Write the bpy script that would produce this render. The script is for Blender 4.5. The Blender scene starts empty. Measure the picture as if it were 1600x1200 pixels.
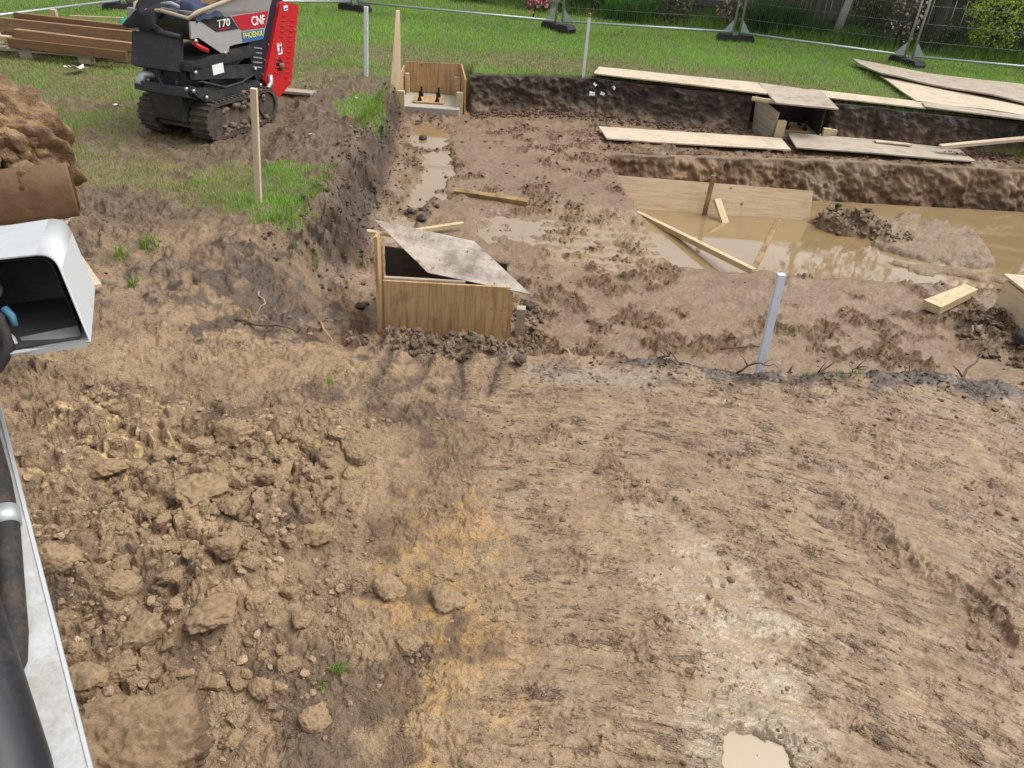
import bpy, bmesh, math, random
import numpy as np
from mathutils import Vector, Matrix, noise as mnoise

random.seed(7)
RNG = np.random.default_rng(11)
SC = bpy.context.scene
COL = SC.collection
PI = math.pi

# ------------------------------------------------------------------ camera, sky, sun, exposure
cam_data = bpy.data.cameras.new('camera')
cam = bpy.data.objects.new('camera', cam_data)
COL.objects.link(cam)
cam_data.sensor_fit = 'HORIZONTAL'
cam_data.sensor_width = 36.0
cam_data.lens = 36.0 * 1200.0 / 1600.0
cam_data.clip_start = 0.05
cam_data.clip_end = 400.0
_p, _r = math.radians(33.5), math.radians(4.0)
_F = Vector((0, math.cos(_p), -math.sin(_p)))
_U0 = Vector((0, math.sin(_p), math.cos(_p)))
_R0 = Vector((1, 0, 0))
_R = math.cos(_r) * _R0 + math.sin(_r) * _U0
_U = -math.sin(_r) * _R0 + math.cos(_r) * _U0
cam.matrix_world = Matrix(((_R.x, _U.x, -_F.x, 0.0), (_R.y, _U.y, -_F.y, 0.0), (_R.z, _U.z, -_F.z, 2.5), (0, 0, 0, 1)))
SC.camera = cam

SUN_EL, SUN_AZ = math.radians(58), math.radians(75)       # high soft sun behind thin cloud, to the viewer's right
world = bpy.data.worlds.new('World')
SC.world = world
world.use_nodes = True
_nt = world.node_tree
_nt.nodes.clear()
_sky = _nt.nodes.new('ShaderNodeTexSky')
_sky.sky_type = 'NISHITA'
_sky.sun_disc = False
_sky.sun_elevation = SUN_EL
_sky.sun_rotation = SUN_AZ
_sky.air_density = 1.0
_sky.dust_density = 5.0
_sky.ozone_density = 1.0
_hs = _nt.nodes.new('ShaderNodeHueSaturation')
_hs.inputs['Saturation'].default_value = 0.22
_bg = _nt.nodes.new('ShaderNodeBackground')
_bg.inputs['Strength'].default_value = 0.15
_out = _nt.nodes.new('ShaderNodeOutputWorld')
_nt.links.new(_sky.outputs[0], _hs.inputs['Color'])
_nt.links.new(_hs.outputs[0], _bg.inputs['Color'])
_nt.links.new(_bg.outputs[0], _out.inputs['Surface'])

sun_data = bpy.data.lights.new('sun', 'SUN')
sun_data.energy = 0.5
sun_data.angle = math.radians(40)
sun_data.color = (1.0, 0.98, 0.95)
sun = bpy.data.objects.new('sun', sun_data)
COL.objects.link(sun)
# the sky's sun_rotation turns clockwise from +Y seen from above
_sd = Vector((math.sin(SUN_AZ) * math.cos(SUN_EL), math.cos(SUN_AZ) * math.cos(SUN_EL), math.sin(SUN_EL)))
sun.rotation_euler = _sd.to_track_quat('Z', 'Y').to_euler()
sun.location = (0, 0, 30)

SC.view_settings.view_transform = 'Standard'
SC.view_settings.look = 'None'
SC.view_settings.exposure = 0.68
SC.view_settings.gamma = 1.0
SC.view_settings.use_curve_mapping = False
SC.render.engine = 'CYCLES'
SC.cycles.max_bounces = 5
SC.cycles.transparent_max_bounces = 6
SC.cycles.use_denoising = True

# ------------------------------------------------------------------ numpy noise
_GT = {}
def perlin(x, y, seed=0):
    """gradient noise from a 256 x 256 table of directions"""
    if seed not in _GT:
        a = np.random.default_rng(1000 + seed).random(65536).astype(np.float32) * (2 * PI)
        _GT[seed] = (np.cos(a), np.sin(a))
    gx, gy = _GT[seed]
    x = np.asarray(x, np.float32); y = np.asarray(y, np.float32)
    x0 = np.floor(x); y0 = np.floor(y); fx = x - x0; fy = y - y0
    ix = x0.astype(np.int32) & 255; iy = y0.astype(np.int32) & 255
    ix1 = (ix + 1) & 255; iy1 = ((iy + 1) & 255) << 8; iy = iy << 8
    u = fx * fx * fx * (fx * (fx * 6 - 15) + 10); v = fy * fy * fy * (fy * (fy * 6 - 15) + 10)
    i = ix + iy; a = gx[i] * fx + gy[i] * fy
    i = ix1 + iy; b = gx[i] * (fx - 1) + gy[i] * fy
    i = ix + iy1; c = gx[i] * fx + gy[i] * (fy - 1)
    i = ix1 + iy1; d = gx[i] * (fx - 1) + gy[i] * (fy - 1)
    a += u * (b - a); c += u * (d - c)
    return (a + v * (c - a)) * 1.5
def fbm(x, y, o=4, seed=0, gain=0.5):
    s = 0; a = 1.0; f = 1.0
    for k in range(o):
        s = s + a * perlin(np.asarray(x) * f + 17.3 * k, np.asarray(y) * f - 9.1 * k, seed + k)
        a *= gain; f *= 2.03
    return s
def ridged(x, y, o=3, seed=0):
    s = 0; a = 1.0; f = 1.0
    for k in range(o):
        s = s + a * (1 - np.abs(perlin(x * f + 5.7 * k, y * f + 3.3 * k, seed + k)) * 2)
        a *= .5; f *= 2.1
    return s
def worley(x, y, seed=0, full=False):
    if (seed, 'w') not in _GT:
        r = np.random.default_rng(2000 + seed)
        _GT[(seed, 'w')] = (r.random(65536).astype(np.float32), r.random(65536).astype(np.float32), r.random(65536).astype(np.float32))
    jx, jy, jd = _GT[(seed, 'w')]
    x = np.asarray(x, np.float32); y = np.asarray(y, np.float32)
    x0 = np.floor(x); y0 = np.floor(y); fx = x - x0; fy = y - y0
    ix = x0.astype(np.int32); iy = y0.astype(np.int32)
    f1 = np.full(x.shape, 9.0, np.float32); f2 = f1.copy(); idv = np.zeros(x.shape, np.float32); rx = np.zeros(x.shape, np.float32); ry = rx.copy()
    for dx in (-1, 0, 1):
        for dy in (-1, 0, 1):
            k = ((ix + dx) & 255) + (((iy + dy) & 255) << 8)
            ex = dx + jx[k] - fx; ey = dy + jy[k] - fy; d = np.hypot(ex, ey)
            near = d < f1
            f2 = np.where(near, f1, np.minimum(f2, d))
            idv = np.where(near, jd[k], idv)
            if full: rx = np.where(near, ex, rx); ry = np.where(near, ey, ry)
            f1 = np.minimum(f1, d)
    if full: return f1, f2, idv, rx, ry
    return f1, f2, idv
def plates(x, y, seed=0, edge=.2, tilt=1.0):
    """broken pieces: each cell a tilted facet of its own height, cracks between"""
    f1, f2, c, rx, ry = worley(x, y, seed, True)
    a = c * 43.98
    return sm((f2 - f1) / edge) ** .7 * (.30 + .6 * c + tilt * (rx * np.cos(a) + ry * np.sin(a))) * (1.05 - .55 * f1 * f1), c
def sm(t, a=0.0, b=1.0):
    t = np.clip((np.asarray(t, np.float64) - a) / (b - a), 0, 1)
    return t * t * (3 - 2 * t)
def lerp(a, b, t):
    return a + (b - a) * t
def blob(x, y, cx, cy, rx, ry, rot=0.0):
    c, s = math.cos(rot), math.sin(rot)
    dx = x - cx; dy = y - cy
    return ((dx * c + dy * s) / rx) ** 2 + ((-dx * s + dy * c) / ry) ** 2      # 1 on the rim

# ------------------------------------------------------------------ mesh helpers
def mesh_np(name, V, F, smooth=True):
    V = np.ascontiguousarray(V, np.float32); F = np.ascontiguousarray(F, np.int32)
    me = bpy.data.meshes.new(name)
    n, k = F.shape
    me.vertices.add(len(V)); me.vertices.foreach_set('co', V.ravel())
    me.loops.add(n * k); me.loops.foreach_set('vertex_index', F.ravel())
    me.polygons.add(n)
    me.polygons.foreach_set('loop_start', np.arange(0, n * k, k, dtype=np.int32))
    me.polygons.foreach_set('loop_total', np.full(n, k, np.int32))
    me.polygons.foreach_set('use_smooth', np.full(n, smooth, bool))
    me.update(calc_edges=True)
    return me
def set_col(me, C, name='col'):
    a = me.attributes.new(name, 'FLOAT_COLOR', 'POINT')
    C4 = np.ones((len(me.vertices), 4), np.float32); C4[:, :3] = C
    a.data.foreach_set('color', C4.ravel())
def set_val(me, A, name='wet'):
    a = me.attributes.new(name, 'FLOAT', 'POINT')
    a.data.foreach_set('value', np.ascontiguousarray(A, np.float32))
def tag(o, label=None, cat=None, group=None, kind=None):
    if label: o['label'] = label
    if cat: o['category'] = cat
    if group: o['group'] = group
    if kind: o['kind'] = kind
    return o
def empty(name, loc, rot=0.0, label=None, cat=None, group=None):
    o = bpy.data.objects.new(name, None)
    o.empty_display_size = 0.1
    COL.objects.link(o); o.location = loc; o.rotation_euler = (0, 0, rot)
    return tag(o, label, cat, group)
def link(name, me, mat=None, parent=None, loc=None):
    o = bpy.data.objects.new(name, me)
    COL.objects.link(o)
    if mat is not None and not me.materials: me.materials.append(mat)
    if parent is not None: o.parent = parent
    if loc is not None: o.location = loc
    return o
def bm_obj(name, bm, mat, parent=None, smooth=False, loc=None, bevel=0.0):
    if bevel > 0:
        es = [e for e in bm.edges if e.is_manifold and e.calc_face_angle(0) > 0.5]
        bmesh.ops.bevel(bm, geom=es, offset=bevel, segments=2, affect='EDGES', profile=0.6, clamp_overlap=True)
    bmesh.ops.recalc_face_normals(bm, faces=bm.faces)
    me = bpy.data.meshes.new(name)
    bm.to_mesh(me); bm.free()
    for p in me.polygons: p.use_smooth = smooth
    return link(name, me, mat, parent, loc)
def add_box(bm, c, s, M=None):
    r = bmesh.ops.create_cube(bm, size=1.0)
    for v in r['verts']:
        v.co = Vector((v.co.x * s[0], v.co.y * s[1], v.co.z * s[2]))
        if M is not None: v.co = M @ v.co
        v.co += Vector(c)
    return r['verts']
def add_tube(bm, pts, r, n=10, caps=True):
    pts = [Vector(p) for p in pts]
    if not isinstance(r, (list, tuple)): r = [r] * len(pts)
    rings = []
    up = Vector((0, 0, 1))
    for i, p in enumerate(pts):
        d = (pts[min(i + 1, len(pts) - 1)] - pts[max(i - 1, 0)]).normalized()
        a = d.cross(up)
        if a.length < 0.05: a = d.cross(Vector((1, 0, 0)))
        a.normalize(); b = d.cross(a)
        rings.append([bm.verts.new(p + r[i] * (math.cos(t) * a + math.sin(t) * b)) for t in [2 * PI * k / n for k in range(n)]])
    for A, B in zip(rings, rings[1:]):
        for k in range(n):
            bm.faces.new((A[k], A[(k + 1) % n], B[(k + 1) % n], B[k]))
    if caps:
        bm.faces.new(rings[0][::-1]); bm.faces.new(rings[-1])
def add_prism(bm, prof, a, b, f):
    """prof: 2-D outline, f(u, v, w) -> 3-D; extruded from w=a to w=b"""
    A = [bm.verts.new(f(u, v, a)) for u, v in prof]; B = [bm.verts.new(f(u, v, b)) for u, v in prof]
    n = len(prof)
    bm.faces.new(A); bm.faces.new(B[::-1])
    for k in range(n): bm.faces.new((A[k], B[k], B[(k + 1) % n], A[(k + 1) % n]))
def slab(name, q, th, mat, parent=None, warp=0.0, seed=0, bevel=0.0015, nx=10, ny=3):
    """a sheet or board: q = four corners of its upper face, thickness th below; own local frame with x along q0-q1"""
    q = [Vector(p) for p in q]
    c = sum(q, Vector()) / 4
    X = (q[1] - q[0] + q[2] - q[3]).normalized()
    Y0 = (q[3] - q[0] + q[2] - q[1])
    Z = X.cross(Y0).normalized()
    if Z.dot(Vector((0.2, -0.5, 1))) < 0: Z = -Z
    Y = Z.cross(X)
    M = Matrix((X, Y, Z)).transposed()
    Mi = M.inverted()
    l = [Mi @ (p - c) for p in q]
    bm = bmesh.new()
    top = [[None] * (ny + 1) for _ in range(nx + 1)]; bot = [[None] * (ny + 1) for _ in range(nx + 1)]
    for i in range(nx + 1):
        for j in range(ny + 1):
            u, v = i / nx, j / ny
            p = (l[0] * (1 - u) + l[1] * u) * (1 - v) + (l[3] * (1 - u) + l[2] * u) * v
            dz = 0
            if warp: dz = warp * (mnoise.noise(Vector((u * 2.1 + seed * 3.7, v * 1.3, seed))))
            jx = 0.0015 * mnoise.noise(Vector((u * 23, v * 9, seed + 4.2)))
            top[i][j] = bm.verts.new(p + Vector((jx, jx, dz))); bot[i][j] = bm.verts.new(p + Vector((jx, jx, dz - th)))
    for i in range(nx):
        for j in range(ny):
            bm.faces.new((top[i][j], top[i + 1][j], top[i + 1][j + 1], top[i][j + 1]))
            bm.faces.new((bot[i][j + 1], bot[i + 1][j + 1], bot[i + 1][j], bot[i][j]))
    for i in range(nx):
        bm.faces.new((top[i + 1][0], top[i][0], bot[i][0], bot[i + 1][0]))
        bm.faces.new((top[i][ny], top[i + 1][ny], bot[i + 1][ny], bot[i][ny]))
    for j in range(ny):
        bm.faces.new((top[0][j], top[0][j + 1], bot[0][j + 1], bot[0][j]))
        bm.faces.new((top[nx][j + 1], top[nx][j], bot[nx][j], bot[nx][j + 1]))
    if bevel:
        es = [e for e in bm.edges if e.is_manifold and e.calc_face_angle(0) > 0.8]
        bmesh.ops.bevel(bm, geom=es, offset=bevel, segments=1, affect='EDGES')
    o = bm_obj(name, bm, mat, parent)
    if parent is None:
        o.matrix_world = Matrix.Translation(c) @ M.to_4x4()
    else:
        o.matrix_local = Matrix.Translation(c) @ M.to_4x4()
    return o
def beam(name, a, b, w, h, mat, parent=None, roll=0.0, bevel=0.003):
    """a squared timber from a to b (axis through its middle), local x along it"""
    a = Vector(a); b = Vector(b); X = (b - a).normalized()
    up = Vector((0, 0, 1)) if abs(X.z) < 0.9 else Vector((0, -1, 0.0))
    Y = up.cross(X).normalized(); Z = X.cross(Y)
    if roll:
        R = Matrix.Rotation(roll, 3, X); Y = R @ Y; Z = R @ Z
    bm = bmesh.new()
    add_box(bm, (0, 0, 0), ((b - a).length, w, h))
    o = bm_obj(name, bm, mat, parent, bevel=bevel)
    M = Matrix.Translation((a + b) / 2) @ Matrix((X, Y, Z)).transposed().to_4x4()
    if parent is None: o.matrix_world = M
    else: o.matrix_local = M
    return o
def box_obj(name, c, s, mat, parent=None, M=None, bevel=0.004):
    bm = bmesh.new(); add_box(bm, c, s, M)
    return bm_obj(name, bm, mat, parent, bevel=bevel)

# ------------------------------------------------------------------ materials
class NT:
    def __init__(s, name):
        s.m = bpy.data.materials.new(name); s.m.use_nodes = True
        s.t = s.m.node_tree; s.b = s.t.nodes['Principled BSDF']; s.n = s.t.nodes
    def node(s, typ, **kw):
        nd = s.n.new(typ)
        for k, v in kw.items():
            if k in nd.inputs.keys():
                if hasattr(v, 'links') or isinstance(v, bpy.types.NodeSocket): s.t.links.new(v, nd.inputs[k])
                else: nd.inputs[k].default_value = v
            else: setattr(nd, k, v)
        return nd
    def link(s, a, b): s.t.links.new(a, b)
    def coord(s, scale=(1, 1, 1), kind='Object'):
        tc = s.node('ShaderNodeTexCoord'); mp = s.node('ShaderNodeMapping')
        s.link(tc.outputs[kind], mp.inputs[0]); mp.inputs['Scale'].default_value = scale
        return mp.outputs[0]
    def noise(s, vec, scale, detail=4.0, rough=0.55, dist=0.0):
        n = s.node('ShaderNodeTexNoise'); s.link(vec, n.inputs['Vector'])
        n.inputs['Scale'].default_value = scale; n.inputs['Detail'].default_value = detail
        n.inputs['Roughness'].default_value = rough; n.inputs['Distortion'].default_value = dist
        return n.outputs['Fac']
    def ramp(s, fac, stops):
        r = s.node('ShaderNodeValToRGB'); s.link(fac, r.inputs[0])
        el = r.color_ramp.elements
        while len(el) < len(stops): el.new(0.5)
        for e, (p, c) in zip(el, stops):
            e.position = p; e.color = (c[0], c[1], c[2], 1) if not isinstance(c, (int, float)) else (c, c, c, 1)
        return r.outputs[0]
    def mix(s, a, b, fac, mode='MIX'):
        m = s.node('ShaderNodeMix', data_type='RGBA', blend_type=mode)
        for sock, v in ((m.inputs[6], a), (m.inputs[7], b), (m.inputs[0], fac)):
            if isinstance(v, bpy.types.NodeSocket): s.link(v, sock)
            elif isinstance(v, (int, float)) and sock != m.inputs[0]: sock.default_value = (v, v, v, 1)
            elif isinstance(v, (int, float)): sock.default_value = v
            else: sock.default_value = (v[0], v[1], v[2], 1)
        return m.outputs[2]
    def math(s, op, a, b=0.0):
        m = s.node('ShaderNodeMath', operation=op)
        for sock, v in ((m.inputs[0], a), (m.inputs[1], b)):
            if isinstance(v, bpy.types.NodeSocket): s.link(v, sock)
            else: sock.default_value = v
        return m.outputs[0]
    def set(s, **kw):
        names = dict(color='Base Color', rough='Roughness', metal='Metallic', spec='Specular IOR Level', normal='Normal', coat='Coat Weight', alpha='Alpha')
        for k, v in kw.items():
            sock = s.b.inputs[names[k]]
            if isinstance(v, bpy.types.NodeSocket): s.link(v, sock)
            elif isinstance(v, (tuple, list)): sock.default_value = (v[0], v[1], v[2], 1)
            else: sock.default_value = v
        return s
    def bump(s, h, strength=0.5, dist=0.01):
        b = s.node('ShaderNodeBump'); s.link(h, b.inputs['Height'])
        b.inputs['Strength'].default_value = strength; b.inputs['Distance'].default_value = dist
        s.set(normal=b.outputs[0]); return s

def mat_soil(name, fine=1.0, ground=False):
    t = NT(name)
    at = t.node('ShaderNodeAttribute', attribute_name='col'); wt = t.node('ShaderNodeAttribute', attribute_name='wet')
    v = t.coord()
    n1 = t.noise(v, 38.0, 3, 0.68); n2 = t.noise(v, 170.0, 1.5, 0.6); n3 = t.noise(v, 7.0, 2.5, 0.6)
    f = t.math('ADD', t.math('MULTIPLY', n1, 0.75), t.math('MULTIPLY', n3, 0.55))
    c = t.mix(at.outputs['Color'], t.ramp(f, [(0.40, (0.62, 0.58, 0.55)), (0.62, (1.0, 1.0, 1.0)), (0.86, (1.32, 1.30, 1.24))]), 1.0, 'MULTIPLY')
    c = t.mix(c, t.ramp(n2, [(0.33, (0.72, 0.70, 0.68)), (0.6, (1.06, 1.06, 1.06))]), 1.0, 'MULTIPLY')
    h = t.math('ADD', t.math('MULTIPLY', n1, 1.0), t.math('MULTIPLY', n2, 0.35))
    # shrinkage cracks between crumbs, in patches
    wv_ = t.node('ShaderNodeVectorMath', operation='ADD'); t.link(v, wv_.inputs[0])
    nc = t.node('ShaderNodeTexNoise'); t.link(v, nc.inputs['Vector']); nc.inputs['Scale'].default_value = 11; nc.inputs['Detail'].default_value = 1
    sc = t.node('ShaderNodeVectorMath', operation='SCALE'); t.link(nc.outputs['Color'], sc.inputs[0]); sc.inputs['Scale'].default_value = .16
    t.link(sc.outputs[0], wv_.inputs[1])
    vo = t.node('ShaderNodeTexVoronoi', feature='DISTANCE_TO_EDGE'); t.link(wv_.outputs[0], vo.inputs['Vector']); vo.inputs['Scale'].default_value = 26
    cr = t.math('MULTIPLY', t.ramp(vo.outputs['Distance'], [(0.0, 1.0), (0.10, 0.0)]), t.math('MULTIPLY', t.ramp(t.noise(v, 5.0, 1.5), [(0.54, 0.0), (0.66, 1.0)]), .45))
    if ground:
        sa = t.node('ShaderNodeAttribute', attribute_name='smear'); pu = t.node('ShaderNodeAttribute', attribute_name='drag')
        cr = t.math('MULTIPLY', cr, t.math('SUBTRACT', 1.0, t.math('MULTIPLY', sa.outputs['Fac'], .7)))
        h = t.math('SUBTRACT', h, t.math('MULTIPLY', cr, .9))
        def st(sx, sy, scale, det, rough=.6):
            mp = t.node('ShaderNodeMapping'); t.link(pu.outputs['Vector'], mp.inputs[0]); mp.inputs['Scale'].default_value = (sx, sy, 1)
            return t.noise(mp.outputs[0], scale, det, rough)
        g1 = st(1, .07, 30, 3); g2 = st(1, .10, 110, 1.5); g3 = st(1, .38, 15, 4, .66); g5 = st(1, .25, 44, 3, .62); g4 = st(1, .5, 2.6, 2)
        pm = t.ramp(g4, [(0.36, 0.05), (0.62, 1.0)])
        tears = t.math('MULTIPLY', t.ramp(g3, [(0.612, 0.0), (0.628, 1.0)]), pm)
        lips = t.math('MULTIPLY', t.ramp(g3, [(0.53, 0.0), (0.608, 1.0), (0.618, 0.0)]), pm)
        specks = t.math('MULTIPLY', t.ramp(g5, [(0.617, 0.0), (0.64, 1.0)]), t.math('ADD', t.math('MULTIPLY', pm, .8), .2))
        hs = t.math('ADD', t.math('MULTIPLY', g1, .75), t.math('MULTIPLY', g2, .16))
        hs = t.math('ADD', hs, t.math('MULTIPLY', lips, .8)); hs = t.math('SUBTRACT', hs, t.math('MULTIPLY', tears, 1.1)); hs = t.math('SUBTRACT', hs, t.math('MULTIPLY', specks, .8))
        hs = t.math('MULTIPLY', hs, sa.outputs['Fac'])
        h = t.math('ADD', t.math('MULTIPLY', h, t.math('SUBTRACT', 1.0, t.math('MULTIPLY', sa.outputs['Fac'], .78))), hs)
        sl = t.node('ShaderNodeAttribute', attribute_name='slick')
        h = t.math('MULTIPLY', h, t.math('SUBTRACT', 1.0, t.math('MULTIPLY', sl.outputs['Fac'], .72)))
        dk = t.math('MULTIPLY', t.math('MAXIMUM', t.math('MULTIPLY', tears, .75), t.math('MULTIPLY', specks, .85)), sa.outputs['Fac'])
        streak = t.ramp(g1, [(0.30, (1.12, 1.11, 1.10)), (0.5, (1, 1, 1)), (0.68, (0.80, 0.78, 0.76))])
        c = t.mix(c, t.mix(c, streak, 1.0, 'MULTIPLY'), sa.outputs['Fac'])
        c = t.mix(c, (0.075, 0.046, 0.027), dk)  # shadow inside the tears and specks painted in as a very dark brown
    else:
        h = t.math('SUBTRACT', h, t.math('MULTIPLY', cr, .6))
    t.bump(h, 1.0, 0.014 * fine)
    wv = t.math('ADD', wt.outputs['Fac'], t.math('MULTIPLY', t.math('SUBTRACT', n3, 0.5), 0.7))
    t.set(color=c, rough=t.ramp(wv, [(0.0, 0.92), (0.45, 0.62), (1.0, 0.2)]), spec=0.45)
    return t.m
def mat_wood(name, c0, c1, c2, axis=0, mud=0.25, mudcol=(0.16, 0.11, 0.07), ring=9.0, rough=0.75, grain=1.0):
    t = NT(name)
    s = [14.0 * grain] * 3; s[axis] = 0.9 * grain
    v = t.coord(tuple(s)); vo = t.coord()
    oi = t.node('ShaderNodeObjectInfo')
    off = t.node('ShaderNodeVectorMath', operation='ADD'); t.link(v, off.inputs[0])
    k = t.math('MULTIPLY', oi.outputs['Random'], 37.0)
    t.link(k, off.inputs[1])
    g = t.noise(off.outputs[0], 2.2, 6, 0.62, 0.8); g2 = t.noise(off.outputs[0], ring, 3, 0.6, 0.3)
    f = t.math('ADD', t.math('MULTIPLY', g, 0.75), t.math('MULTIPLY', g2, 0.25))
    c = t.ramp(f, [(0.34, c0), (0.5, c1), (0.66, c2)])
    off2 = t.node('ShaderNodeVectorMath', operation='ADD'); t.link(vo, off2.inputs[0]); t.link(k, off2.inputs[1])
    # knots
    vor = t.node('ShaderNodeTexVoronoi'); t.link(off2.outputs[0], vor.inputs['Vector']); vor.inputs['Scale'].default_value = 2.6
    kn = t.ramp(vor.outputs['Distance'], [(0.03, 1.0), (0.07, 0.0)])
    c = t.mix(c, (c0[0] * .45, c0[1] * .4, c0[2] * .35), kn)
    st = t.noise(off2.outputs[0], 5.5, 6, 0.68)
    c = t.mix(c, mudcol, t.ramp(st, [(0.62 - mud * .45, 0.0), (0.80 - mud * .3, min(1.0, .35 + mud))]))
    sp = t.noise(off2.outputs[0], 26.0, 4, 0.65)
    c = t.mix(c, tuple(k_ * .62 for k_ in mudcol), t.ramp(sp, [(0.70 - mud * .16, 0.0), (0.735 - mud * .16, 0.85)]))
    t.bump(f, 0.25, 0.004)
    t.set(color=c, rough=rough, spec=0.3)
    return t.m
def mat_paint(name, c, rough=0.4, dirt=(0.2, 0.14, 0.09), amount=0.3, metal=0.0, scale=6.0, bump=0.0, spec=0.5):
    t = NT(name)
    v = t.coord()
    n = t.noise(v, scale, 6, 0.7); n2 = t.noise(v, scale * 9, 4, 0.6)
    f = t.math('ADD', t.math('MULTIPLY', n, 0.7), t.math('MULTIPLY', n2, 0.3))
    k = t.ramp(f, [(0.62 - amount * .4, 0.0), (0.78 - amount * .25, 0.25 + amount * .75)])
    cc = t.mix(c, dirt, k)
    t.set(color=cc, rough=t.ramp(k, [(0, rough), (1, 0.85)]), metal=metal, spec=spec)
    if bump: t.bump(f, 0.6, bump)
    return t.m
def mat_plain(name, c, rough=0.6, metal=0.0):
    t = NT(name); v = t.coord(); n = t.noise(v, 25, 4)
    t.set(color=t.mix(tuple(k * .85 for k in c), tuple(min(1, k * 1.1) for k in c), n), rough=rough, metal=metal)
    return t.m
def mat_leaf(name, c, trans=0.25, rough=0.5, vcol=True):
    t = NT(name)
    if vcol:
        at = t.node('ShaderNodeAttribute', attribute_name='col'); cc = at.outputs['Color']
    else: cc = c
    t.set(color=cc, rough=rough, spec=0.35)
    if trans:
        tr = t.node('ShaderNodeBsdfTranslucent'); mx = t.node('ShaderNodeMixShader')
        if vcol: t.link(cc, tr.inputs[0])
        else: tr.inputs[0].default_value = (*c, 1)
        mx.inputs[0].default_value = trans
        t.link(t.b.outputs[0], mx.inputs[1]); t.link(tr.outputs[0], mx.inputs[2])
        t.link(mx.outputs[0], t.n['Material Output'].inputs[0])
    return t.m
def mat_water(name, c, c2):
    t = NT(name); v = t.coord()
    n = t.noise(v, 1.3, 4, 0.55, 0.6)
    rp = t.noise(v, 9.0, 3, 0.5)
    t.set(color=t.mix(c, c2, t.ramp(n, [(0.35, 0.0), (0.7, 1.0)])), rough=0.03, spec=0.5)
    t.b.inputs['IOR'].default_value = 1.9
    t.bump(rp, 0.03, 0.01)
    return t.m

M = {}
M['soil'] = mat_soil('soil')
M['lump'] = mat_soil('lump_soil', 0.07)
M['block'] = mat_soil('block_soil', 0.3)
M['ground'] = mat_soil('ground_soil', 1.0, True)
M['ply_shade'] = mat_wood('plywood_painted_shade', (.035, .028, .024), (.05, .04, .034), (.065, .052, .045), mud=.2, mudcol=(.12, .09, .06))  # plywood darkened to near black: shade of the lidded box interiors painted in
M['ply'] = mat_wood('plywood_fresh', (0.56, 0.40, 0.24), (0.69, 0.53, 0.35), (0.76, 0.62, 0.43), mud=0.14, mudcol=(.36, .25, .15))
M['ply_v'] = mat_wood('plywood_upright_grain', (0.28, 0.16, 0.068), (0.48, 0.305, 0.15), (0.58, 0.40, 0.215), axis=1, mud=0.2, ring=5)
M['ply_pale'] = mat_wood('plywood_pale', (0.46, 0.36, 0.24), (0.57, 0.47, 0.34), (0.63, 0.54, 0.41), mud=0.3, mudcol=(0.33, 0.25, 0.17))
M['ply_grey'] = mat_wood('plywood_weathered', (0.30, 0.245, 0.18), (0.42, 0.355, 0.275), (0.52, 0.45, 0.36), mud=0.3, mudcol=(0.22, 0.17, 0.12))
M['ply_lid'] = mat_wood('plywood_muddy_lid', (0.50, 0.42, 0.33), (0.62, 0.54, 0.45), (0.70, 0.63, 0.54), mud=0.42, mudcol=(0.19, 0.15, 0.12))
M['pine'] = mat_wood('pine_batten', (0.46, 0.35, 0.19), (0.56, 0.45, 0.27), (0.63, 0.53, 0.35), mud=0.22, mudcol=(0.30, 0.21, 0.12))
M['pine_dirty'] = mat_wood('pine_muddy', (0.34, 0.21, 0.08), (0.42, 0.28, 0.11), (0.48, 0.33, 0.15), mud=0.55, mudcol=(0.15, 0.10, 0.06))
M['treated'] = mat_wood('brown_treated_timber', (0.15, 0.078, 0.038), (0.22, 0.122, 0.062), (0.27, 0.16, 0.085), mud=0.1)
M['pallet'] = mat_wood('pallet_wood', (0.25, 0.20, 0.15), (0.36, 0.30, 0.23), (0.44, 0.38, 0.30), mud=0.2)
M['fence'] = mat_wood('weathered_fence_wood', (0.075, 0.065, 0.055), (0.11, 0.097, 0.083), (0.15, 0.135, 0.118), axis=2, mud=0.1, mudcol=(0.05, 0.06, 0.035))
M['stake_white'] = mat_paint('white_painted_stake', (0.74, 0.78, 0.82), 0.5, (0.42, 0.34, 0.26), 0.28, scale=9)
M['stake_blue'] = mat_paint('pale_blue_white_stake', (0.66, 0.73, 0.83), 0.45, (0.42, 0.38, 0.34), 0.26, scale=9)
M['stake_wood'] = mat_wood('stake_wood', (0.50, 0.38, 0.26), (0.60, 0.48, 0.35), (0.66, 0.55, 0.42), axis=0, mud=0.1, mudcol=(.3, .22, .15))
M['concrete'] = mat_paint('concrete', (0.40, 0.37, 0.31), 0.9, (0.22, 0.17, 0.12), 0.35, bump=0.006, scale=9)
M['bolt'] = mat_plain('black_bolt', (0.012, 0.012, 0.013), 0.45, 0.3)
M['galv'] = mat_paint('galvanised_tube', (0.46, 0.50, 0.50), 0.42, (0.25, 0.24, 0.2), 0.12, metal=0.55)
M['rubber'] = mat_paint('black_rubber_block', (0.028, 0.027, 0.028), 0.8, (0.12, 0.10, 0.08), 0.25)
M['grey_skip'] = mat_paint('grey_skip_paint', (0.34, 0.335, 0.325), 0.5, (0.27, 0.20, 0.13), 0.28)
M['rim'] = mat_paint('muddy_skip_rim', (0.42, 0.35, 0.25), 0.75, (0.30, 0.22, 0.14), 0.5)
M['rust'] = mat_paint('clay_caked_skip_inside', (0.22, 0.12, 0.06), 0.85, (0.30, 0.20, 0.12), 0.45)
M['red'] = mat_paint('red_paint', (0.50, 0.013, 0.018), 0.42, (0.22, 0.07, 0.05), 0.22)
M['black'] = mat_paint('black_paint', (0.018, 0.020, 0.024), 0.5, (0.12, 0.095, 0.07), 0.36)
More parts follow.
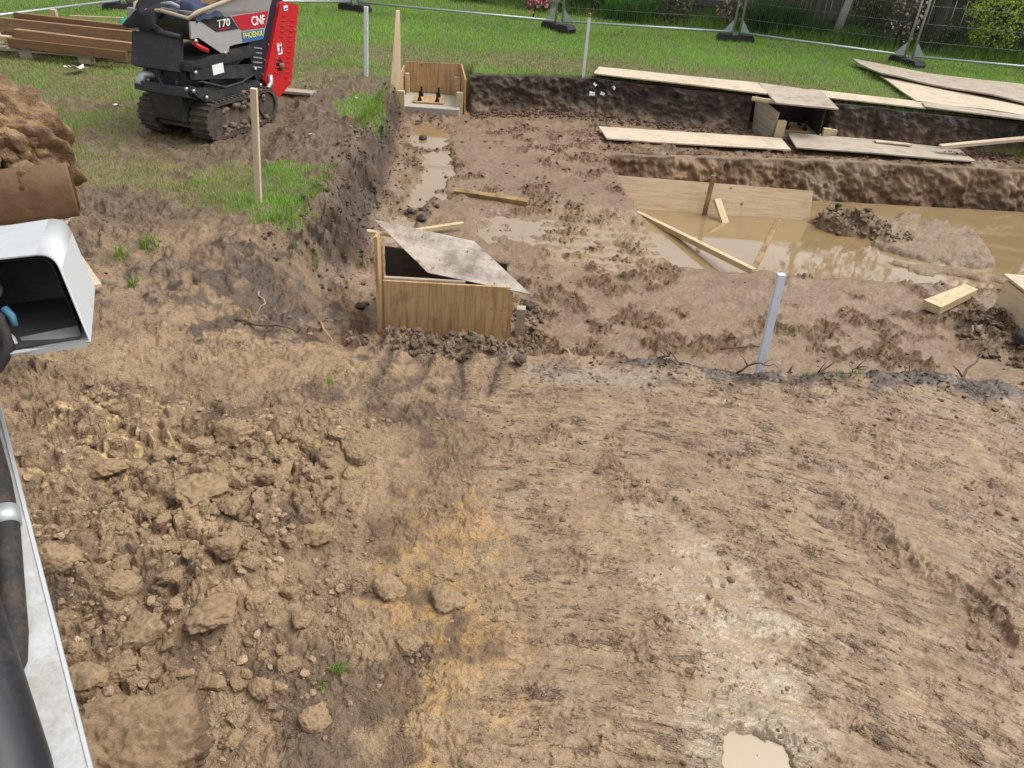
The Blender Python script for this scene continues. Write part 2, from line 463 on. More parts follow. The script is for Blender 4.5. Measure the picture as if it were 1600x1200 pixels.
M['navy'] = mat_paint('blue_black_paint', (0.012, 0.017, 0.028), 0.42, (0.1, 0.08, 0.07), 0.08)
M['muddy'] = mat_paint('mud_caked_track', (0.05, 0.042, 0.035), 0.9, (0.16, 0.115, 0.075), 0.5, bump=0.03, scale=13)
M['muddy_frame'] = mat_paint('mud_caked_frame', (0.16, 0.122, 0.082), 0.85, (0.075, 0.05, 0.032), 0.5, bump=0.015, scale=8)
M['steel'] = mat_plain('bright_steel', (0.5, 0.49, 0.46), 0.35, 0.8)
M['white'] = mat_paint('white_label', (0.8, 0.8, 0.8), 0.5, (0.5, 0.45, 0.4), 0.03)
M['yellow'] = mat_plain('yellow_print', (0.75, 0.72, 0.08), 0.5)
M['blue'] = mat_plain('blue_print', (0.03, 0.14, 0.42), 0.5)
M['redprint'] = mat_paint('red_print', (0.45, 0.012, 0.03), 0.45, (0.22, 0.12, 0.08), 0.06)
M['darkprint'] = mat_paint('dark_print', (0.035, 0.025, 0.025), 0.5, (0.2, 0.14, 0.09), 0.12)
M['boom'] = mat_paint('white_boom_paint', (0.50, 0.52, 0.52), 0.5, (0.24, 0.175, 0.12), 0.5, scale=12)
M['hood'] = mat_paint('white_hood_plastic', (0.50, 0.52, 0.53), 0.42, (0.30, 0.26, 0.22), 0.24, scale=11)
M['hoodin'] = mat_paint('black_hood_inside', (0.035, 0.035, 0.037), 0.6, (0.13, 0.115, 0.10), 0.34, scale=13)
M['hood_lip'] = mat_paint('grey_lip_plate', (0.42, 0.43, 0.42), 0.5, (0.2, 0.17, 0.14), 0.25)
M['cyl'] = mat_paint('black_cylinder_paint', (0.012, 0.014, 0.019), 0.45, (0.08, 0.065, 0.055), 0.3, scale=14)
M['hose'] = mat_paint('black_rubber_hose', (0.016, 0.015, 0.014), 0.75, (0.14, 0.095, 0.06), 0.42, scale=14)
M['bluefit'] = mat_plain('blue_connector', (0.05, 0.17, 0.24), 0.6)
M['denim'] = mat_plain('dark_blue_cloth', (0.035, 0.05, 0.095), 0.9)
M['blackcloth'] = mat_plain('black_cloth', (0.014, 0.014, 0.016), 0.9)
M['palecloth'] = mat_plain('pale_cloth_stripe', (0.35, 0.38, 0.45), 0.9)
M['green'] = mat_plain('green_plastic', (0.03, 0.27, 0.17), 0.5)
M['plastic'] = mat_plain('white_plastic_scrap', (0.62, 0.66, 0.72), 0.4)
M['root'] = mat_paint('muddy_root', (0.13, 0.09, 0.06), 0.85, (0.06, 0.045, 0.035), 0.35)
M['root_pale'] = mat_paint('pale_root', (0.36, 0.24, 0.15), 0.85, (0.16, 0.1, 0.07), 0.2)
M['bark'] = mat_paint('bark', (0.07, 0.055, 0.042), 0.9, (0.03, 0.028, 0.022), 0.4, bump=0.03)
M['birch'] = mat_paint('birch_bark', (0.42, 0.41, 0.38), 0.8, (0.06, 0.055, 0.05), 0.38, scale=14)
M['leaf'] = mat_leaf('leaf', None, 0.25)
M['grass'] = mat_leaf('grass_blade', None, 0.3)
M['petal'] = mat_leaf('petal', None, 0.2)
M['wire'] = mat_plain('dark_wire', (0.13, 0.14, 0.14), 0.5, 0.3)
M['stone'] = mat_paint('dark_stone', (0.06, 0.055, 0.055), 0.6, (0.2, 0.14, 0.09), 0.2)
M['water'] = mat_water('muddy_water', (0.255, 0.175, 0.085), (0.30, 0.215, 0.115))
M['water_pale'] = mat_water('pale_muddy_water', (0.34, 0.255, 0.15), (0.39, 0.30, 0.185))

# ------------------------------------------------------------------ the ground: lawn, pit, trench, near bank, all one height function
YB = ([-30, -2.2, -0.95, 0.0, 1.0, 3.3, 4.4, 5.7, 7.0, 9.0, 14.0, 40], [11.9, 11.9, 11.95, 12.25, 12.35, 11.92, 11.78, 11.55, 11.45, 11.4, 11.3, 11.3])   # back edge of the pit
XT = ([3.0, 4.5, 5.3, 6.0, 6.6, 7.6, 9.0, 10.0, 11.5, 12.2], [-2.6, -2.5, -2.35, -2.05, -1.88, -1.98, -1.98, -1.98, -1.98, -1.98])                  # left lip
XF = ([3.0, 4.5, 5.5, 7.0, 8.24, 9.5, 10.6, 12.2], [-0.9, -1.0, -1.2, -1.32, -1.38, -1.55, -1.74, -1.85])                                             # left foot
TL = ([6.5, 6.7, 10.2], [1.44, 1.42, 0.99])                                                                                            # trench left edge
TB = ([0.8, 1.0, 2.2, 3.6, 4.6, 6.8, 9.0, 14], [10.05, 10.1, 10.28, 10.48, 10.6, 10.68, 10.85, 11.0])                                                # trench back edge

def ground(x, y, want='z'):
    x = np.asarray(x, np.float64); y = np.asarray(y, np.float64)
    w1 = fbm(x * .9, y * .9, 3, 3); w2 = fbm(x * 4.1, y * 4.1, 3, 8); w3 = fbm(x * 11, y * 11, 3, 15)
    lawn = 0.035 * perlin(x * .3, y * .3, 5) + 0.012 * w1
    O = -0.24 * sm(y, 5.7, 4.0) * sm(x, -3.4, -1.5) - 0.03 * sm(y, 4.0, 1.5)
    O = O + lawn
    yl = lerp(4.15, 4.46, sm(x, -0.6, 0.4)) + 0.05 * w1 + 0.03 * w2
    yf = lerp(5.05, 4.74, sm(x, -0.4, 0.4)) + 0.05 * w1
    xt = np.interp(y, *XT) + 0.07 * w1 + 0.05 * w2; xf = np.interp(y, *XF) + 0.05 * w2
    Sl = sm((x - xt) / (xf - xt)); Sn = sm((y - yl) / (yf - yl))
    yb = np.interp(x, *YB)
    Sb = 1 - sm((y - yb - 0.05) / 0.07)
    S = Sl * Sn * Sb * (1 - sm(x, 15, 16))
    n1 = sm(x, -2.06, -2.0) * (1 - sm(x, -0.98, -0.92)) * sm(y, 11.0, 11.3) * (1 - sm(y, 12.5, 12.56))
    n2 = sm(x, 3.22, 3.28) * (1 - sm(x, 4.38, 4.44)) * sm(y, 11.0, 11.3) * (1 - sm(y, 12.36, 12.42))
    S = np.maximum(S, np.maximum(n1, n2))
    floor = -0.5 + 0.10 * sm(x, 4.5, 8.0) * sm(y, 10.3, 11.4) + 0.018 * w1
    z = O + (floor - O) * S
    pit = S
    # trench
    tl = np.interp(y, *TL) + 0.03 * w2; tb = np.interp(x, *TB) + 0.05
    St = sm((x - tl) / .06) * sm((y - 6.75 - .04 * w2 - .02 * w1) / .06) * (1 - sm((y - tb) / .05)) * (1 - sm(x, 14, 14.1))
    bank = sm(1 - blob(x, y, 5.0, 9.05, 1.1, 1.05, 0.2) + 0.25 * w2, 0, .6) * (1 - sm(x - (5.6 + (y - 8) * .16), -.16, .06)) 
    pile = sm(1 - blob(x, y, 4.05, 9.3, 0.62, 0.5, -0.5) + 0.2 * w2, 0, 0.9)
    low = sm(1 - blob(x, y, 4.9, 8.1, 1.1, 0.3, -.12) + .5 * w2, 0, .8)
    tz = -1.22 + 0.02 * w1 + np.maximum.reduce([0.325 * bank, 0.36 * pile, 0.285 * low]) + 0.22 * sm((y - (tb - .75)) / .5) * sm(x, 3.4, 4.2)
    z = z + (tz - z) * St
    fg = (1 - Sn) * (1 - sm(y, 4.4, 4.7))                     # near bank
    # ----- hollows for puddles on the pit floor
    pd = 0
    for (cx, cy, rx, ry, rot, d) in PUDDLE_HOLLOWS:
        pd = pd + d * sm(1.15 - blob(x, y, cx, cy, rx, ry, rot) + .9 * w2 + .5 * w1 + .3 * w3, 0, .7)
    z = z - pd
    # ----- relief
    smear = fg * sm(x + 0.22 * w1 + 0.10 * w2 - 0.10 * (2.6 - y), -0.22, 0.12)
    lump = fg * (1 - smear) * sm(-x + .3 * w1, 0.75, 1.25) * (1 - sm(y + .3 * w1, 3.3, 3.9))
    mid = fg * (1 - smear) * (1 - lump)
    w4 = fbm(x * 31, y * 31, 2, 16)
    clod, cid = plates(x * 5.6 + .5 * w2 + .12 * w3, y * 5.6 - .5 * w2 + .12 * w4, 21, .22, .9)
    crumb, cid2 = plates(x * 15 + .7 * w3 + .2 * w4, y * 15 - .7 * w3 + .2 * w4, 22, .25, .9)
    grit, cid3 = plates(x * 37 + .6 * w4, y * 37 - .6 * w4, 23, .3, .8)
    heapz = sm(1.3 - blob(x, y, -1.5, 2.2, .75, 1.0, -.25), 0, 1.2) * .10
    z = z + lump * (0.070 * clod + 0.020 * crumb + 0.004 * grit + .004 * w4 + heapz)
    mm = sm(fbm(x * 1.7, y * 1.7, 3, 31), -.25, .35)
    z = z + mid * (0.030 * clod * sm(w1, -.2, .5) + (.004 + .012 * mm) * crumb + (.002 + .003 * mm) * grit + 0.008 * w3 + .002 * w4)
    # smeared bank: drag lines left by the bucket, on arcs about the digger
    r = np.hypot(x - 0.3, y + 1.0); th = np.arctan2(x - 0.3, y + 1.0)
    wr = 0.03 * w1 + 0.010 * w2
    s1 = perlin((r + wr) * 34, th * 5 + .2 * w1, 41); s2 = perlin((r + wr) * 80, th * 9, 42); s3 = fbm((r + wr) * 6, th * 2.2, 2, 43); s4 = perlin((r + wr) * 155, th * 16, 47)
    tq = fbm((r + wr) * 24 + .5 * w3, th * 26 + .8 * w2 + .3 * w3, 3, 44); tmask = sm(fbm(x * 2.6, y * 2.6, 3, 45), -.35, .35)
    tear = sm(tq, .52, .66) * tmask; lipr = sm(tq, .30, .50) * (1 - sm(tq, .50, .56)) * tmask
    sc = fbm((r + wr) * 7, th * 9, 4, 46); scarp = sm(sc, 0.10, 0.13) * .007 + sm(sc, 0.36, 0.39) * .008 + sm(sc, -.20, -.17) * .006
    blot = sm(fbm(x * 2.4, y * 2.4, 4, 48), .22, .6)
    gp = perlin(r * 5.5 + 1.2 * wr, th * 1.3 + 3.1, 49); groove = np.exp(-(gp / .045) ** 2) * sm(fbm(r * 1.5, th * 3, 2, 50), -.15, .3); gsh = np.exp(-((gp - .10) / .05) ** 2)
    z = z - smear * groove * .011 + smear * gsh * groove.mean() * .02
    z = z + smear * (0.0015 * s1 * (1 + .8 * w2) + 0.0014 * s2 + .0006 * s4 + 0.011 * s3 - 0.008 * tear + .005 * lipr + .6 * scarp + blot * (0.012 * crumb + .006 * grit + .006 * w3) + .0012 * w3 + .0005 * w4)
    # ridge of pushed clay at the right
    rd = np.abs(x - (2.25 - (y - 2.6) * .55) + .06 * w2)
    ridge = np.exp(-(rd / .06) ** 2) * sm(y, 1.6, 2.0) * (1 - sm(y, 3.0, 3.5)) * sm(x, 1.2, 1.5)
    z = z + smear * ridge * (.018 + .04 * crumb + .015 * w3)
    # pit floor
    cm = sm(fbm(x * .8 + 3, y * .8, 4, 51) + .26, -.05, .3) * sm(fbm(x * 3.1, y * 3.1, 3, 52), -.3, .25)
    pf = pit * (1 - St) * (1 - fg)
    rough_floor = pf * cm
    z = z + pf * (0.010 * w2 + .005 * w3 + .002 * w4) + rough_floor * (0.032 * crumb + 0.030 * clod * sm(w2, 0, .6) + 0.012 * grit + .018 * w3 + .006 * w4 - .010)
    z = z + pf * .04 * clod * sm(.14 - np.abs(y - 4.85), 0, .14)
    zone = sm(x, .1, .35) * (1 - sm(x, 1.25, 1.5)) * sm(y, 6.55, 6.7) * (1 - sm(y, 8.0, 8.3))
    tr = np.cos(2 * PI * (y + .04 * w2) / .19); tx = np.cos(2 * PI * (x + .09 * np.floor(y / .19) + .05 * w2) / .24)
    z = z + pf * zone * (0.016 * tr + 0.012 * np.abs(tx) * (tr > 0) - .012)
    # heap of crumbs before the middle formwork box, with tooth ruts
    hb = sm(1.15 - blob(x, y, -0.45, 4.72, .78, .36, 0.05) + .3 * w2, 0, .9)
    z = z + hb * (.05 + .045 * clod + .022 * crumb + .006 * grit) * (1 - St)
    for rx in (-0.86, -0.60, -0.34, -0.10):
        z = z - .028 * np.exp(-((x - rx - .05 * w2 - (y - 4.3) * .1) / .03) ** 2) * sm(y + .12 * w1 + .1 * rx, 3.95, 4.15) * (1 - sm(y, 4.45, 4.62)) * (1 + .5 * w3)
    hr = sm(1.1 - blob(x, y, 4.1, 5.75, .45, .45) + .3 * w2, 0, .9)
    z = z + hr * (.05 + .06 * crumb)
    # left slope: crumbly, with hanging soil
    lipm = Sl * (1 - Sl) * 4 * sm(y, 5.4, 6.0) * Sb
    z = z + lipm * (.06 * w2 + .025 * crumb + .03 * clod + .035 * fbm(x * 3, y * 16, 3, 18) + .02 * w3 + .008 * w4)
    dirtl = (1 - pit) * (1 - fg)
    lm = lawn_mask(x, y)
    z = z + dirtl * (1 - lm) * (.026 * w2 + .024 * crumb * sm(w1 + .2, -.3, .5) + .03 * clod * sm(w2, .0, .6) + .016 * w3 + .007 * grit + .004 * w4) + dirtl * lm * .012 * w2
    ruts = np.exp(-((x + 2.75 + .14 * (y - 8) + .1 * w1) / .13) ** 2) * sm(y, 6.2, 7.6) * (1 - sm(y, 10, 11))
    z = z - dirtl * ruts * .05 * (1 + .6 * np.cos(y * 34))
    z = z + St * (bank * .02 * w2 + pile * (.12 * clod + .04 * crumb) + .010 * w3)
    if want == 'smear': return smear * (1 - .5 * blot) * (1 - .6 * sm(1.1 - blob(x, y, 1.05, 2.35, .30, .85, .30) + .8 * w2, 0, .9)), r, th, np.clip(smear * sm(1.1 - blob(x, y, 1.05, 2.35, .30, .85, .30) + .8 * w2, 0, .9) + pf * (1 - cm) * .5, 0, 1)
    if want == 'z': return z
    # ----- what the soil is made of (colour stays with the soil), and how wet it is
    def C(*c): return np.array(c)[None, :]
    sh = x.shape; X = x.ravel(); Y = y.ravel()
    R = lambda a: np.asarray(a).ravel()[:, None]
    clay = C(.298, .208, .120); brown = C(.180, .121, .069); crumbc = C(.150, .090, .050); top = C(.058, .040, .027); yel = C(.46, .285, .095)
    grey = C(.25, .205, .150); pale = C(.46, .36, .235); green = C(.09, .15, .03); straw = C(.16, .135, .06); orange = C(.42, .19, .06)
    k = np.repeat(clay, X.size, 0)
    crumbc = crumbc * (.75 + .5 * R(cid2))
    bw = fbm(x * 1.3, y * 1.3, 4, 61); bw2 = fbm(x * 4.5, y * 4.5, 4, 62); bw3 = fbm(x * 15, y * 15, 3, 63)
    # near bank
    k = lerp(k, brown, R(fg * (1 - smear) * sm(bw + .3 * bw2, -.5, .6) * .75))
    k = lerp(k, brown * 1.22, R(smear * (.35 + .5 * sm(s3 + bw2 * .6 + .25 * s1, -.3, .9))))
    k = lerp(k, C(.305, .222, .142), R(smear * sm(s1 + s4 * .5 + s3, .2, .9) * .35))
    k = k * (1 + R(lump * (cid - .5) * .30) + R(.10 * bw3))
    k = lerp(k, crumbc * 1.1, R(smear * np.clip(.55 * tear + .75 * lipr + blot * sm(crumb, .2, .7), 0, 1) * .6))
    slurry = smear * sm(1.1 - blob(x, y, 1.05, 2.35, .30, .85, .30) + .8 * bw2, 0, .9)
    pool = fg * sm(1.5 - blob(x, y, 1.0, 1.72, .26, .24) + .5 * bw2, 0, .8)
    k = lerp(k, pale * .76, R(slurry * (.5 + .5 * sm(bw3 + bw2, -.4, .4)) * .8)); k = lerp(k, pale * .62, R(pool * .85))
    ye = fg * sm(.95 - blob(x, y, -.22, 2.3, .34, .95, .1) + 1.1 * bw2 + .4 * bw3, 0.1, .75) * (1 - .6 * smear)
    k = lerp(k, yel, R(ye * .48 * (.55 + .45 * sm(bw3 + .5 * (cid2 - .5), -.3, .4)))); k = lerp(k, orange, R(ye * sm(bw3 + bw2, .45, .9) * .25))
    yf2 = fg * sm(.9 - blob(x, y, -2.1, 3.25, .5, .5) + bw2, 0, .8) * sm(bw3, .1, .35)
    k = lerp(k, C(.62, .46, .22), R(yf2 * .7))
    dk = fg * (1 - smear) * sm(bw2 + .6 * bw, .45, .85)
    k = lerp(k, top * 1.6, R(dk * .7))
    dk2 = fg * sm(1 - blob(x, y, -.62, 1.75, .38, .45) + .9 * bw2, 0, .7)
    k = lerp(k, top * 1.9, R(dk2 * .75))
    # dark topsoil left along the near edge
    edge = sm(.20 - np.abs(y - yl - .03) + .09 * bw2, 0, .12) * sm(x + .5 * bw, .5, 1.0) * sm(bw + bw2, -.75, .0)
    k = lerp(k, top * 1.0, R(edge * .95)); edgew = edge
    k = lerp(k, grey * 1.1, R(fg * sm(.14 - np.abs(y - 4.28), 0, .1) * sm(x, .0, .15) * (1 - sm(x, .9, 1.2)) * .8))
    k = lerp(k, top * 1.4, R(hb * sm(bw2 + .2, -.1, .5) * .5))
    for rx in (-0.86, -0.60, -0.34, -0.10):
        k = lerp(k, top * 1.05, R(.6 * np.exp(-((x - rx - .02 * w2 - (y - 4.3) * .1) / .045) ** 2) * sm(y, 3.95, 4.1) * (1 - sm(y, 4.5, 4.66))))
    # pit floor
    k = lerp(k, C(.225, .152, .090), R(pf * .85))
    k = lerp(k, crumbc, R(rough_floor * sm(crumb + .5 * bw3, .05, .45) * .9))
    k = lerp(k, C(.33, .235, .12), R(pf * zone * .6))
    k = lerp(k, brown, R(pf * sm(bw + bw2, .2, .9) * .5))
    # trench: orange brown clay
    k = lerp(k, C(.26, .185, .11), R(St)); k = lerp(k, brown * .85, R(St * (pile * .8 + sm(y, 9.6, 10.2) * .8) * .9))
    # left slope and bare ground
    bare = dirtl * (1 - lm)
    k = lerp(k, C(.130, .088, .054), R(bare * sm(y + .6 * bw, 4.6, 6.2)))
    k = lerp(k, C(.20, .145, .10), R(bare * sm(bw2 + bw, .0, .9) * .5))
    k = lerp(k, brown, R(bare * sm(bw2 - bw, .35, .9) * .6 * sm(y, 4.5, 5.5)))
    soil_lip = np.clip(sm(Sl, .02, .3) * (1 - sm(Sl, .72, .99)), 0, 1) * sm(y + .5 * bw, 5.2, 6.1) * Sb * (1 - St)
    k = lerp(k, top * 1.15, R(soil_lip * .93))
    k = lerp(k, brown, R(soil_lip * sm(bw2, .25, .7) * .5))
    dkl = sm(bw2 + .5 * bw3, .38, .72) * (1 - pit) * sm(y, 4.1, 4.6) * (1 - lm)
    k = lerp(k, top * 1.3, R(dkl * .75))
    dks = sm(.95 - blob(x, y, -1.95, 4.95, .75, .75) + .9 * bw2 + .5 * bw3, .35, .75) * (1 - lm)
    k = lerp(k, top * 1.25, R(dks * .8))
    dk4 = sm(.9 - blob(x, y, -.75, 3.95, .7, .4) + .9 * bw2 + .5 * bw3, .45, .8)
    k = lerp(k, top * 1.8, R(dk4 * .6))
    lf = np.clip(lm * (1 - pit) * (1 - fg), 0, 1)
    wornb = worn_mask(x, y)
    k = lerp(k, lerp(green, straw, R(wornb * .8)), R(lf * .95))
    # cut topsoil where heightfield steps at the back
    cut = Sb * (1 - Sb) * 4
    k = lerp(k, top, R(np.clip(cut, 0, 1)))
    wet = .22 + .30 * smear + .5 * pool + .55 * pf * (1 - cm) + .38 * slurry + .2 * smear * sm(s3, -.1, .6) + .6 * np.clip(pd * 30, 0, 1) + St * .5 * bank + .35 * bare * sm(bw2, 0, .5) - .1 * lump - .35 * lf - .15 * rough_floor + .3 * pf * zone - .1 * soil_lip + .15 * edgew + .2 * dks
    return z, np.clip(k, 0, 1), np.clip(wet, 0, 1).ravel()

PUDDLE_HOLLOWS = [
    (-1.34, 10.4, .28, .85, 0.12, .06), (-1.10, 9.2, .22, .95, 0.12, .055), (-1.16, 8.2, .15, .5, 0.0, .045), (-1.22, 7.25, .17, .45, 0.0, .055),
    (-0.15, 7.45, .36, .42, 0.0, .035), (0.7, 7.2, .6, .5, 0.0, .012), (1.0, 1.69, .17, .13, -.5, .045), 
    (-3.75, 5.75, .16, .3, 0.3, .05)]
def lawn_mask(x, y):
    w = fbm(x * 1.1, y * 1.1, 3, 71); w2 = fbm(x * 4.3, y * 4.3, 3, 72)
    back = sm(y - np.interp(x, *YB) - .02 + .12 * w2, 0, .12) * sm(x, -2.0, -1.6)
    leftfar = sm(-x - .55 * (9.0 - y) * 0 + .25 * w + .25 * w2, 2.9, 3.7) * sm(y + .6 * w + .25 * w2 + .30 * (x + 4.2), 6.3, 7.1)
    far = sm(y + .5 * w + .25 * w2, 10.3, 11.5)
    p1 = sm(1.15 - blob(x, y, -2.5, 6.75, .66, .78, 0.2) + .55 * w2 + .35 * w, 0.0, .5)
    p2 = sm(1.1 - blob(x, y, -2.06, 9.75, .36, .75, 0.25) + .6 * w2, 0.05, .5)
    p3 = sm(1 - blob(x, y, -2.05, 6.1, .3, .3) + .7 * w2, 0.1, .6) * .8
    m = np.maximum.reduce([back, leftfar, far, p1, p2, p3])
    bald = sm(1 - blob(x, y, -3.6, 8.0, 1.05, 1.1) + .8 * w2 + .3 * w, 0, .7) * .85
    bald2 = sm(1 - blob(x, y, -5.2, 9.0, .9, .35, .1) + .9 * w2, .2, .8) * .8
    bald3 = sm(1 - blob(x, y, -2.55, 11.2, .7, .8) + .8 * w2, .1, .7) * .8
    return np.clip(m * (1 - np.maximum.reduce([bald * (1 - p1), bald2, bald3])), 0, 1)
def worn_mask(x, y):
    w = fbm(x * 1.5, y * 1.5, 3, 75)
    strip = np.exp(-((y - np.interp(x, *YB) - 1.0 + .3 * w) / .75) ** 2) * .85 * (1 - .6 * sm(x, 3.0, 6.0))
    left = sm(y, 12.8, 11.0) * .75 * sm(-x, 2.4, 3.0)
    near = sm(y, 8.4, 7.4) * .30
    return np.clip(strip + left + near + .35 * w, 0, 1)
def gz(x, y):
    return float(ground(np.array([x]), np.array([y]))[0])

def build_ground():
    rows = []
    th0, th1 = math.atan(0.75 / 2.75), math.atan(12.9 / 2.75)
    n = 760
    for i in range(n): rows.append(2.75 * math.tan(th0 + (th1 - th0) * i / (n - 1)))
    rows = [-60, -8, -1, 0.4] + rows
    y = 12.95
    while y < 24: rows.append(y); y += .14 + .02 * (y - 12)
    rows += [26, 30, 38, 60, 110]
    rows = np.array(rows)
    u = np.concatenate([[-14, -6, -3, -2, -1.5, -1.25, -1.12, -1.04], np.linspace(-1, 1, 980), [1.04, 1.12, 1.25, 1.5, 2, 3, 6, 14]])
    half = np.clip(0.95 + 0.70 * rows, 1.2, 30)
    X = u[None, :] * half[:, None] + 0.05; Y = np.repeat(rows[:, None], len(u), 1)
    z, k, wet = ground(X, Y, 'all')
    V = np.stack([X.ravel(), Y.ravel(), z.ravel()], 1)
    nr, nc = X.shape
    i = np.arange(nr - 1)[:, None] * nc + np.arange(nc - 1)[None, :]
    F = np.stack([i, i + 1, i + 1 + nc, i + nc], 2).reshape(-1, 4)
    me = mesh_np('ground', V, F)
    set_col(me, k); set_val(me, wet)
    s_, r_, t_, l_ = ground(X, Y, 'smear')
    set_val(me, s_.ravel(), 'smear'); set_val(me, l_.ravel(), 'slick')
    a = me.attributes.new('drag', 'FLOAT_VECTOR', 'POINT')
    a.data.foreach_set('vector', np.stack([r_.ravel(), (t_ * r_).ravel(), np.zeros(r_.size)], 1).astype(np.float32).ravel())
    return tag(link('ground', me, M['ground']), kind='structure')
build_ground()

# ------------------------------------------------------------------ cut earth faces (pit back wall, trench back wall) with real crumbly relief
def earth_face(name, path, ztop, zbot, lean, colf, seed, step=0.016, nt=46, amp=1.0):
    P = np.array(path, float)
    d = np.r_[0, np.cumsum(np.hypot(np.diff(P[:, 0]), np.diff(P[:, 1])))]
    s = np.arange(0, d[-1], step); px = np.interp(s, d, P[:, 0]); py = np.interp(s, d, P[:, 1])
    dx = np.gradient(px); dy = np.gradient(py); L = np.hypot(dx, dy); nx, ny = dy / L, -dx / L      # towards the pit
    t = np.linspace(-.12, 1, nt)
    Sg, Tg = np.meshgrid(s, t)
    T = np.clip(Tg, 0, 1); hgt = ztop - zbot
    out = lean * (T ** 1.3)
    r1 = fbm(Sg * 2.2, T * hgt * 3.0, 4, seed); r2 = fbm(Sg * 9, T * hgt * 11, 3, seed + 1)
    g1, g2, gid = worley(Sg * 12 + .5 * r2, T * hgt * 14, seed + 2)
    ln = fbm(Sg * 14, T * hgt * 2.5, 3, seed + 3)
    rel = amp * (.055 * r1 + .028 * r2 + .028 * np.clip(1 - g1 * 1.2, 0, 1) * gid + .012 * ln)
    out = out + rel * sm(T, 0, .12) + .10 * sm(T, .75, 1.0) * sm(fbm(Sg * 1.8, Sg * 0, 3, seed + 5), -.4, .5) + 0.012
    back = np.where(Tg < 0, Tg * 1.0, 0)
    X = px[None, :] + nx[None, :] * (out + back); Yy = py[None, :] + ny[None, :] * (out + back)
    Z = ztop - T * hgt + .012 * r2 * sm(T, 0, .1) + np.where(Tg < 0, -.012, 0) + .015 * fbm(Sg * 3, Sg * 0 + .5, 3, seed + 6)
    V = np.stack([X.ravel(), Yy.ravel(), Z.ravel()], 1)
    nr, nc = X.shape
    i = np.arange(nr - 1)[:, None] * nc + np.arange(nc - 1)[None, :]
    me = mesh_np(name, V, np.stack([i, i + 1, i + 1 + nc, i + nc], 2).reshape(-1, 4))
    k, wet = colf(Sg.ravel(), T.ravel(), r1.ravel(), r2.ravel(), gid.ravel())
    set_col(me, np.clip(k, 0, 1)); set_val(me, wet)
    return tag(link(name, me, M['soil']), kind='structure')
def col_topsoil(s, t, r1, r2, gid):
    a = np.array([[.055, .040, .030]]); b = np.array([[.115, .080, .053]]); c = np.array([[.22, .15, .095]])
    k = np.repeat(a, len(s), 0)
    k = lerp(k, b, sm(t + .25 * r1, .45, .75)[:, None]); k = lerp(k, c, sm(t + .3 * r1 + .1 * r2, .78, 1.05)[:, None])
    k = lerp(k, b * 1.3, (sm(r2, .35, .7) * .5)[:, None])
    return k, np.clip(.2 + .2 * r1, 0, 1)
def col_clay(s, t, r1, r2, gid):
    a = np.array([[.22, .155, .095]]); b = np.array([[.18, .112, .062]]); c = np.array([[.28, .18, .09]]); d = np.array([[.25, .195, .13]])
    k = np.repeat(b, len(s), 0)
    k = lerp(k, a, sm(.16 - t + .12 * r1, 0, .12)[:, None])
    k = lerp(k, c, (sm(r1 + .5 * r2, .1, .7) * .7)[:, None])
    k = lerp(k, d, (sm(.45 - np.abs(s - 3.3) + .4 * r1, 0, .5) * .7)[:, None])
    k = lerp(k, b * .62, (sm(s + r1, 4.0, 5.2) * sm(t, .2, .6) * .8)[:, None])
    return k, np.clip(.3 + .3 * r1, 0, 1)
earth_face('earth_bank', [(-0.94, 11.96), (0.0, 12.25), (1.0, 12.35), (2.2, 12.13), (3.27, 11.93)], -.01, -.52, .14, col_topsoil, 201)
earth_face('earth_bank', [(4.40, 11.80), (5.7, 11.56), (7.0, 11.46), (9.0, 11.41), (12.0, 11.36)], -.01, -.47, .10, col_topsoil, 221)
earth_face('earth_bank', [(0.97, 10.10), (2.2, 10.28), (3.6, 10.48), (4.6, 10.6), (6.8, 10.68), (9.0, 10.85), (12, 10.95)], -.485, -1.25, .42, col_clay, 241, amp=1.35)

# ------------------------------------------------------------------ water
def puddle(name, pts, z, mat):
    bm = bmesh.new()
    bm.faces.new([bm.verts.new((x, y, z)) for x, y in pts])
    o = bm_obj(name, bm, mat)
    return tag(o, kind='structure')
def ring(cx, cy, rx, ry, rot=0, n=28):
    c, s = math.cos(rot), math.sin(rot)
    return [(cx + rx * math.cos(a) * c - ry * math.sin(a) * s, cy + rx * math.cos(a) * s + ry * math.sin(a) * c) for a in [2 * PI * i / n for i in range(n)]]
puddle('trench_water', [(1.05, 6.72), (14, 6.72), (14, 10.7), (0.95, 10.1)], -.95, M['water'])
puddle('puddle_water', ring(-1.30, 10.3, .48, 1.05, .12), -.524, M['water'])
puddle('puddle_water', ring(-1.08, 8.7, .45, .98, .12), -.5225, M['water'])
puddle('puddle_water', ring(-1.22, 7.25, .22, .52), -.525, M['water'])
puddle('puddle_water', ring(-0.15, 7.45, .6, .65), -.519, M['water'])
puddle('puddle_water', ring(0.72, 7.25, .72, .72), -.512, M['water'])
puddle('puddle_water', ring(1.0, 1.69, .26, .24, -.5), gz(1.0, 1.69) + .028, M['water_pale'])
puddle('puddle_water', ring(-3.75, 5.75, .2, .36, .3), gz(-3.75, 5.75) + .02, M['water_pale'])

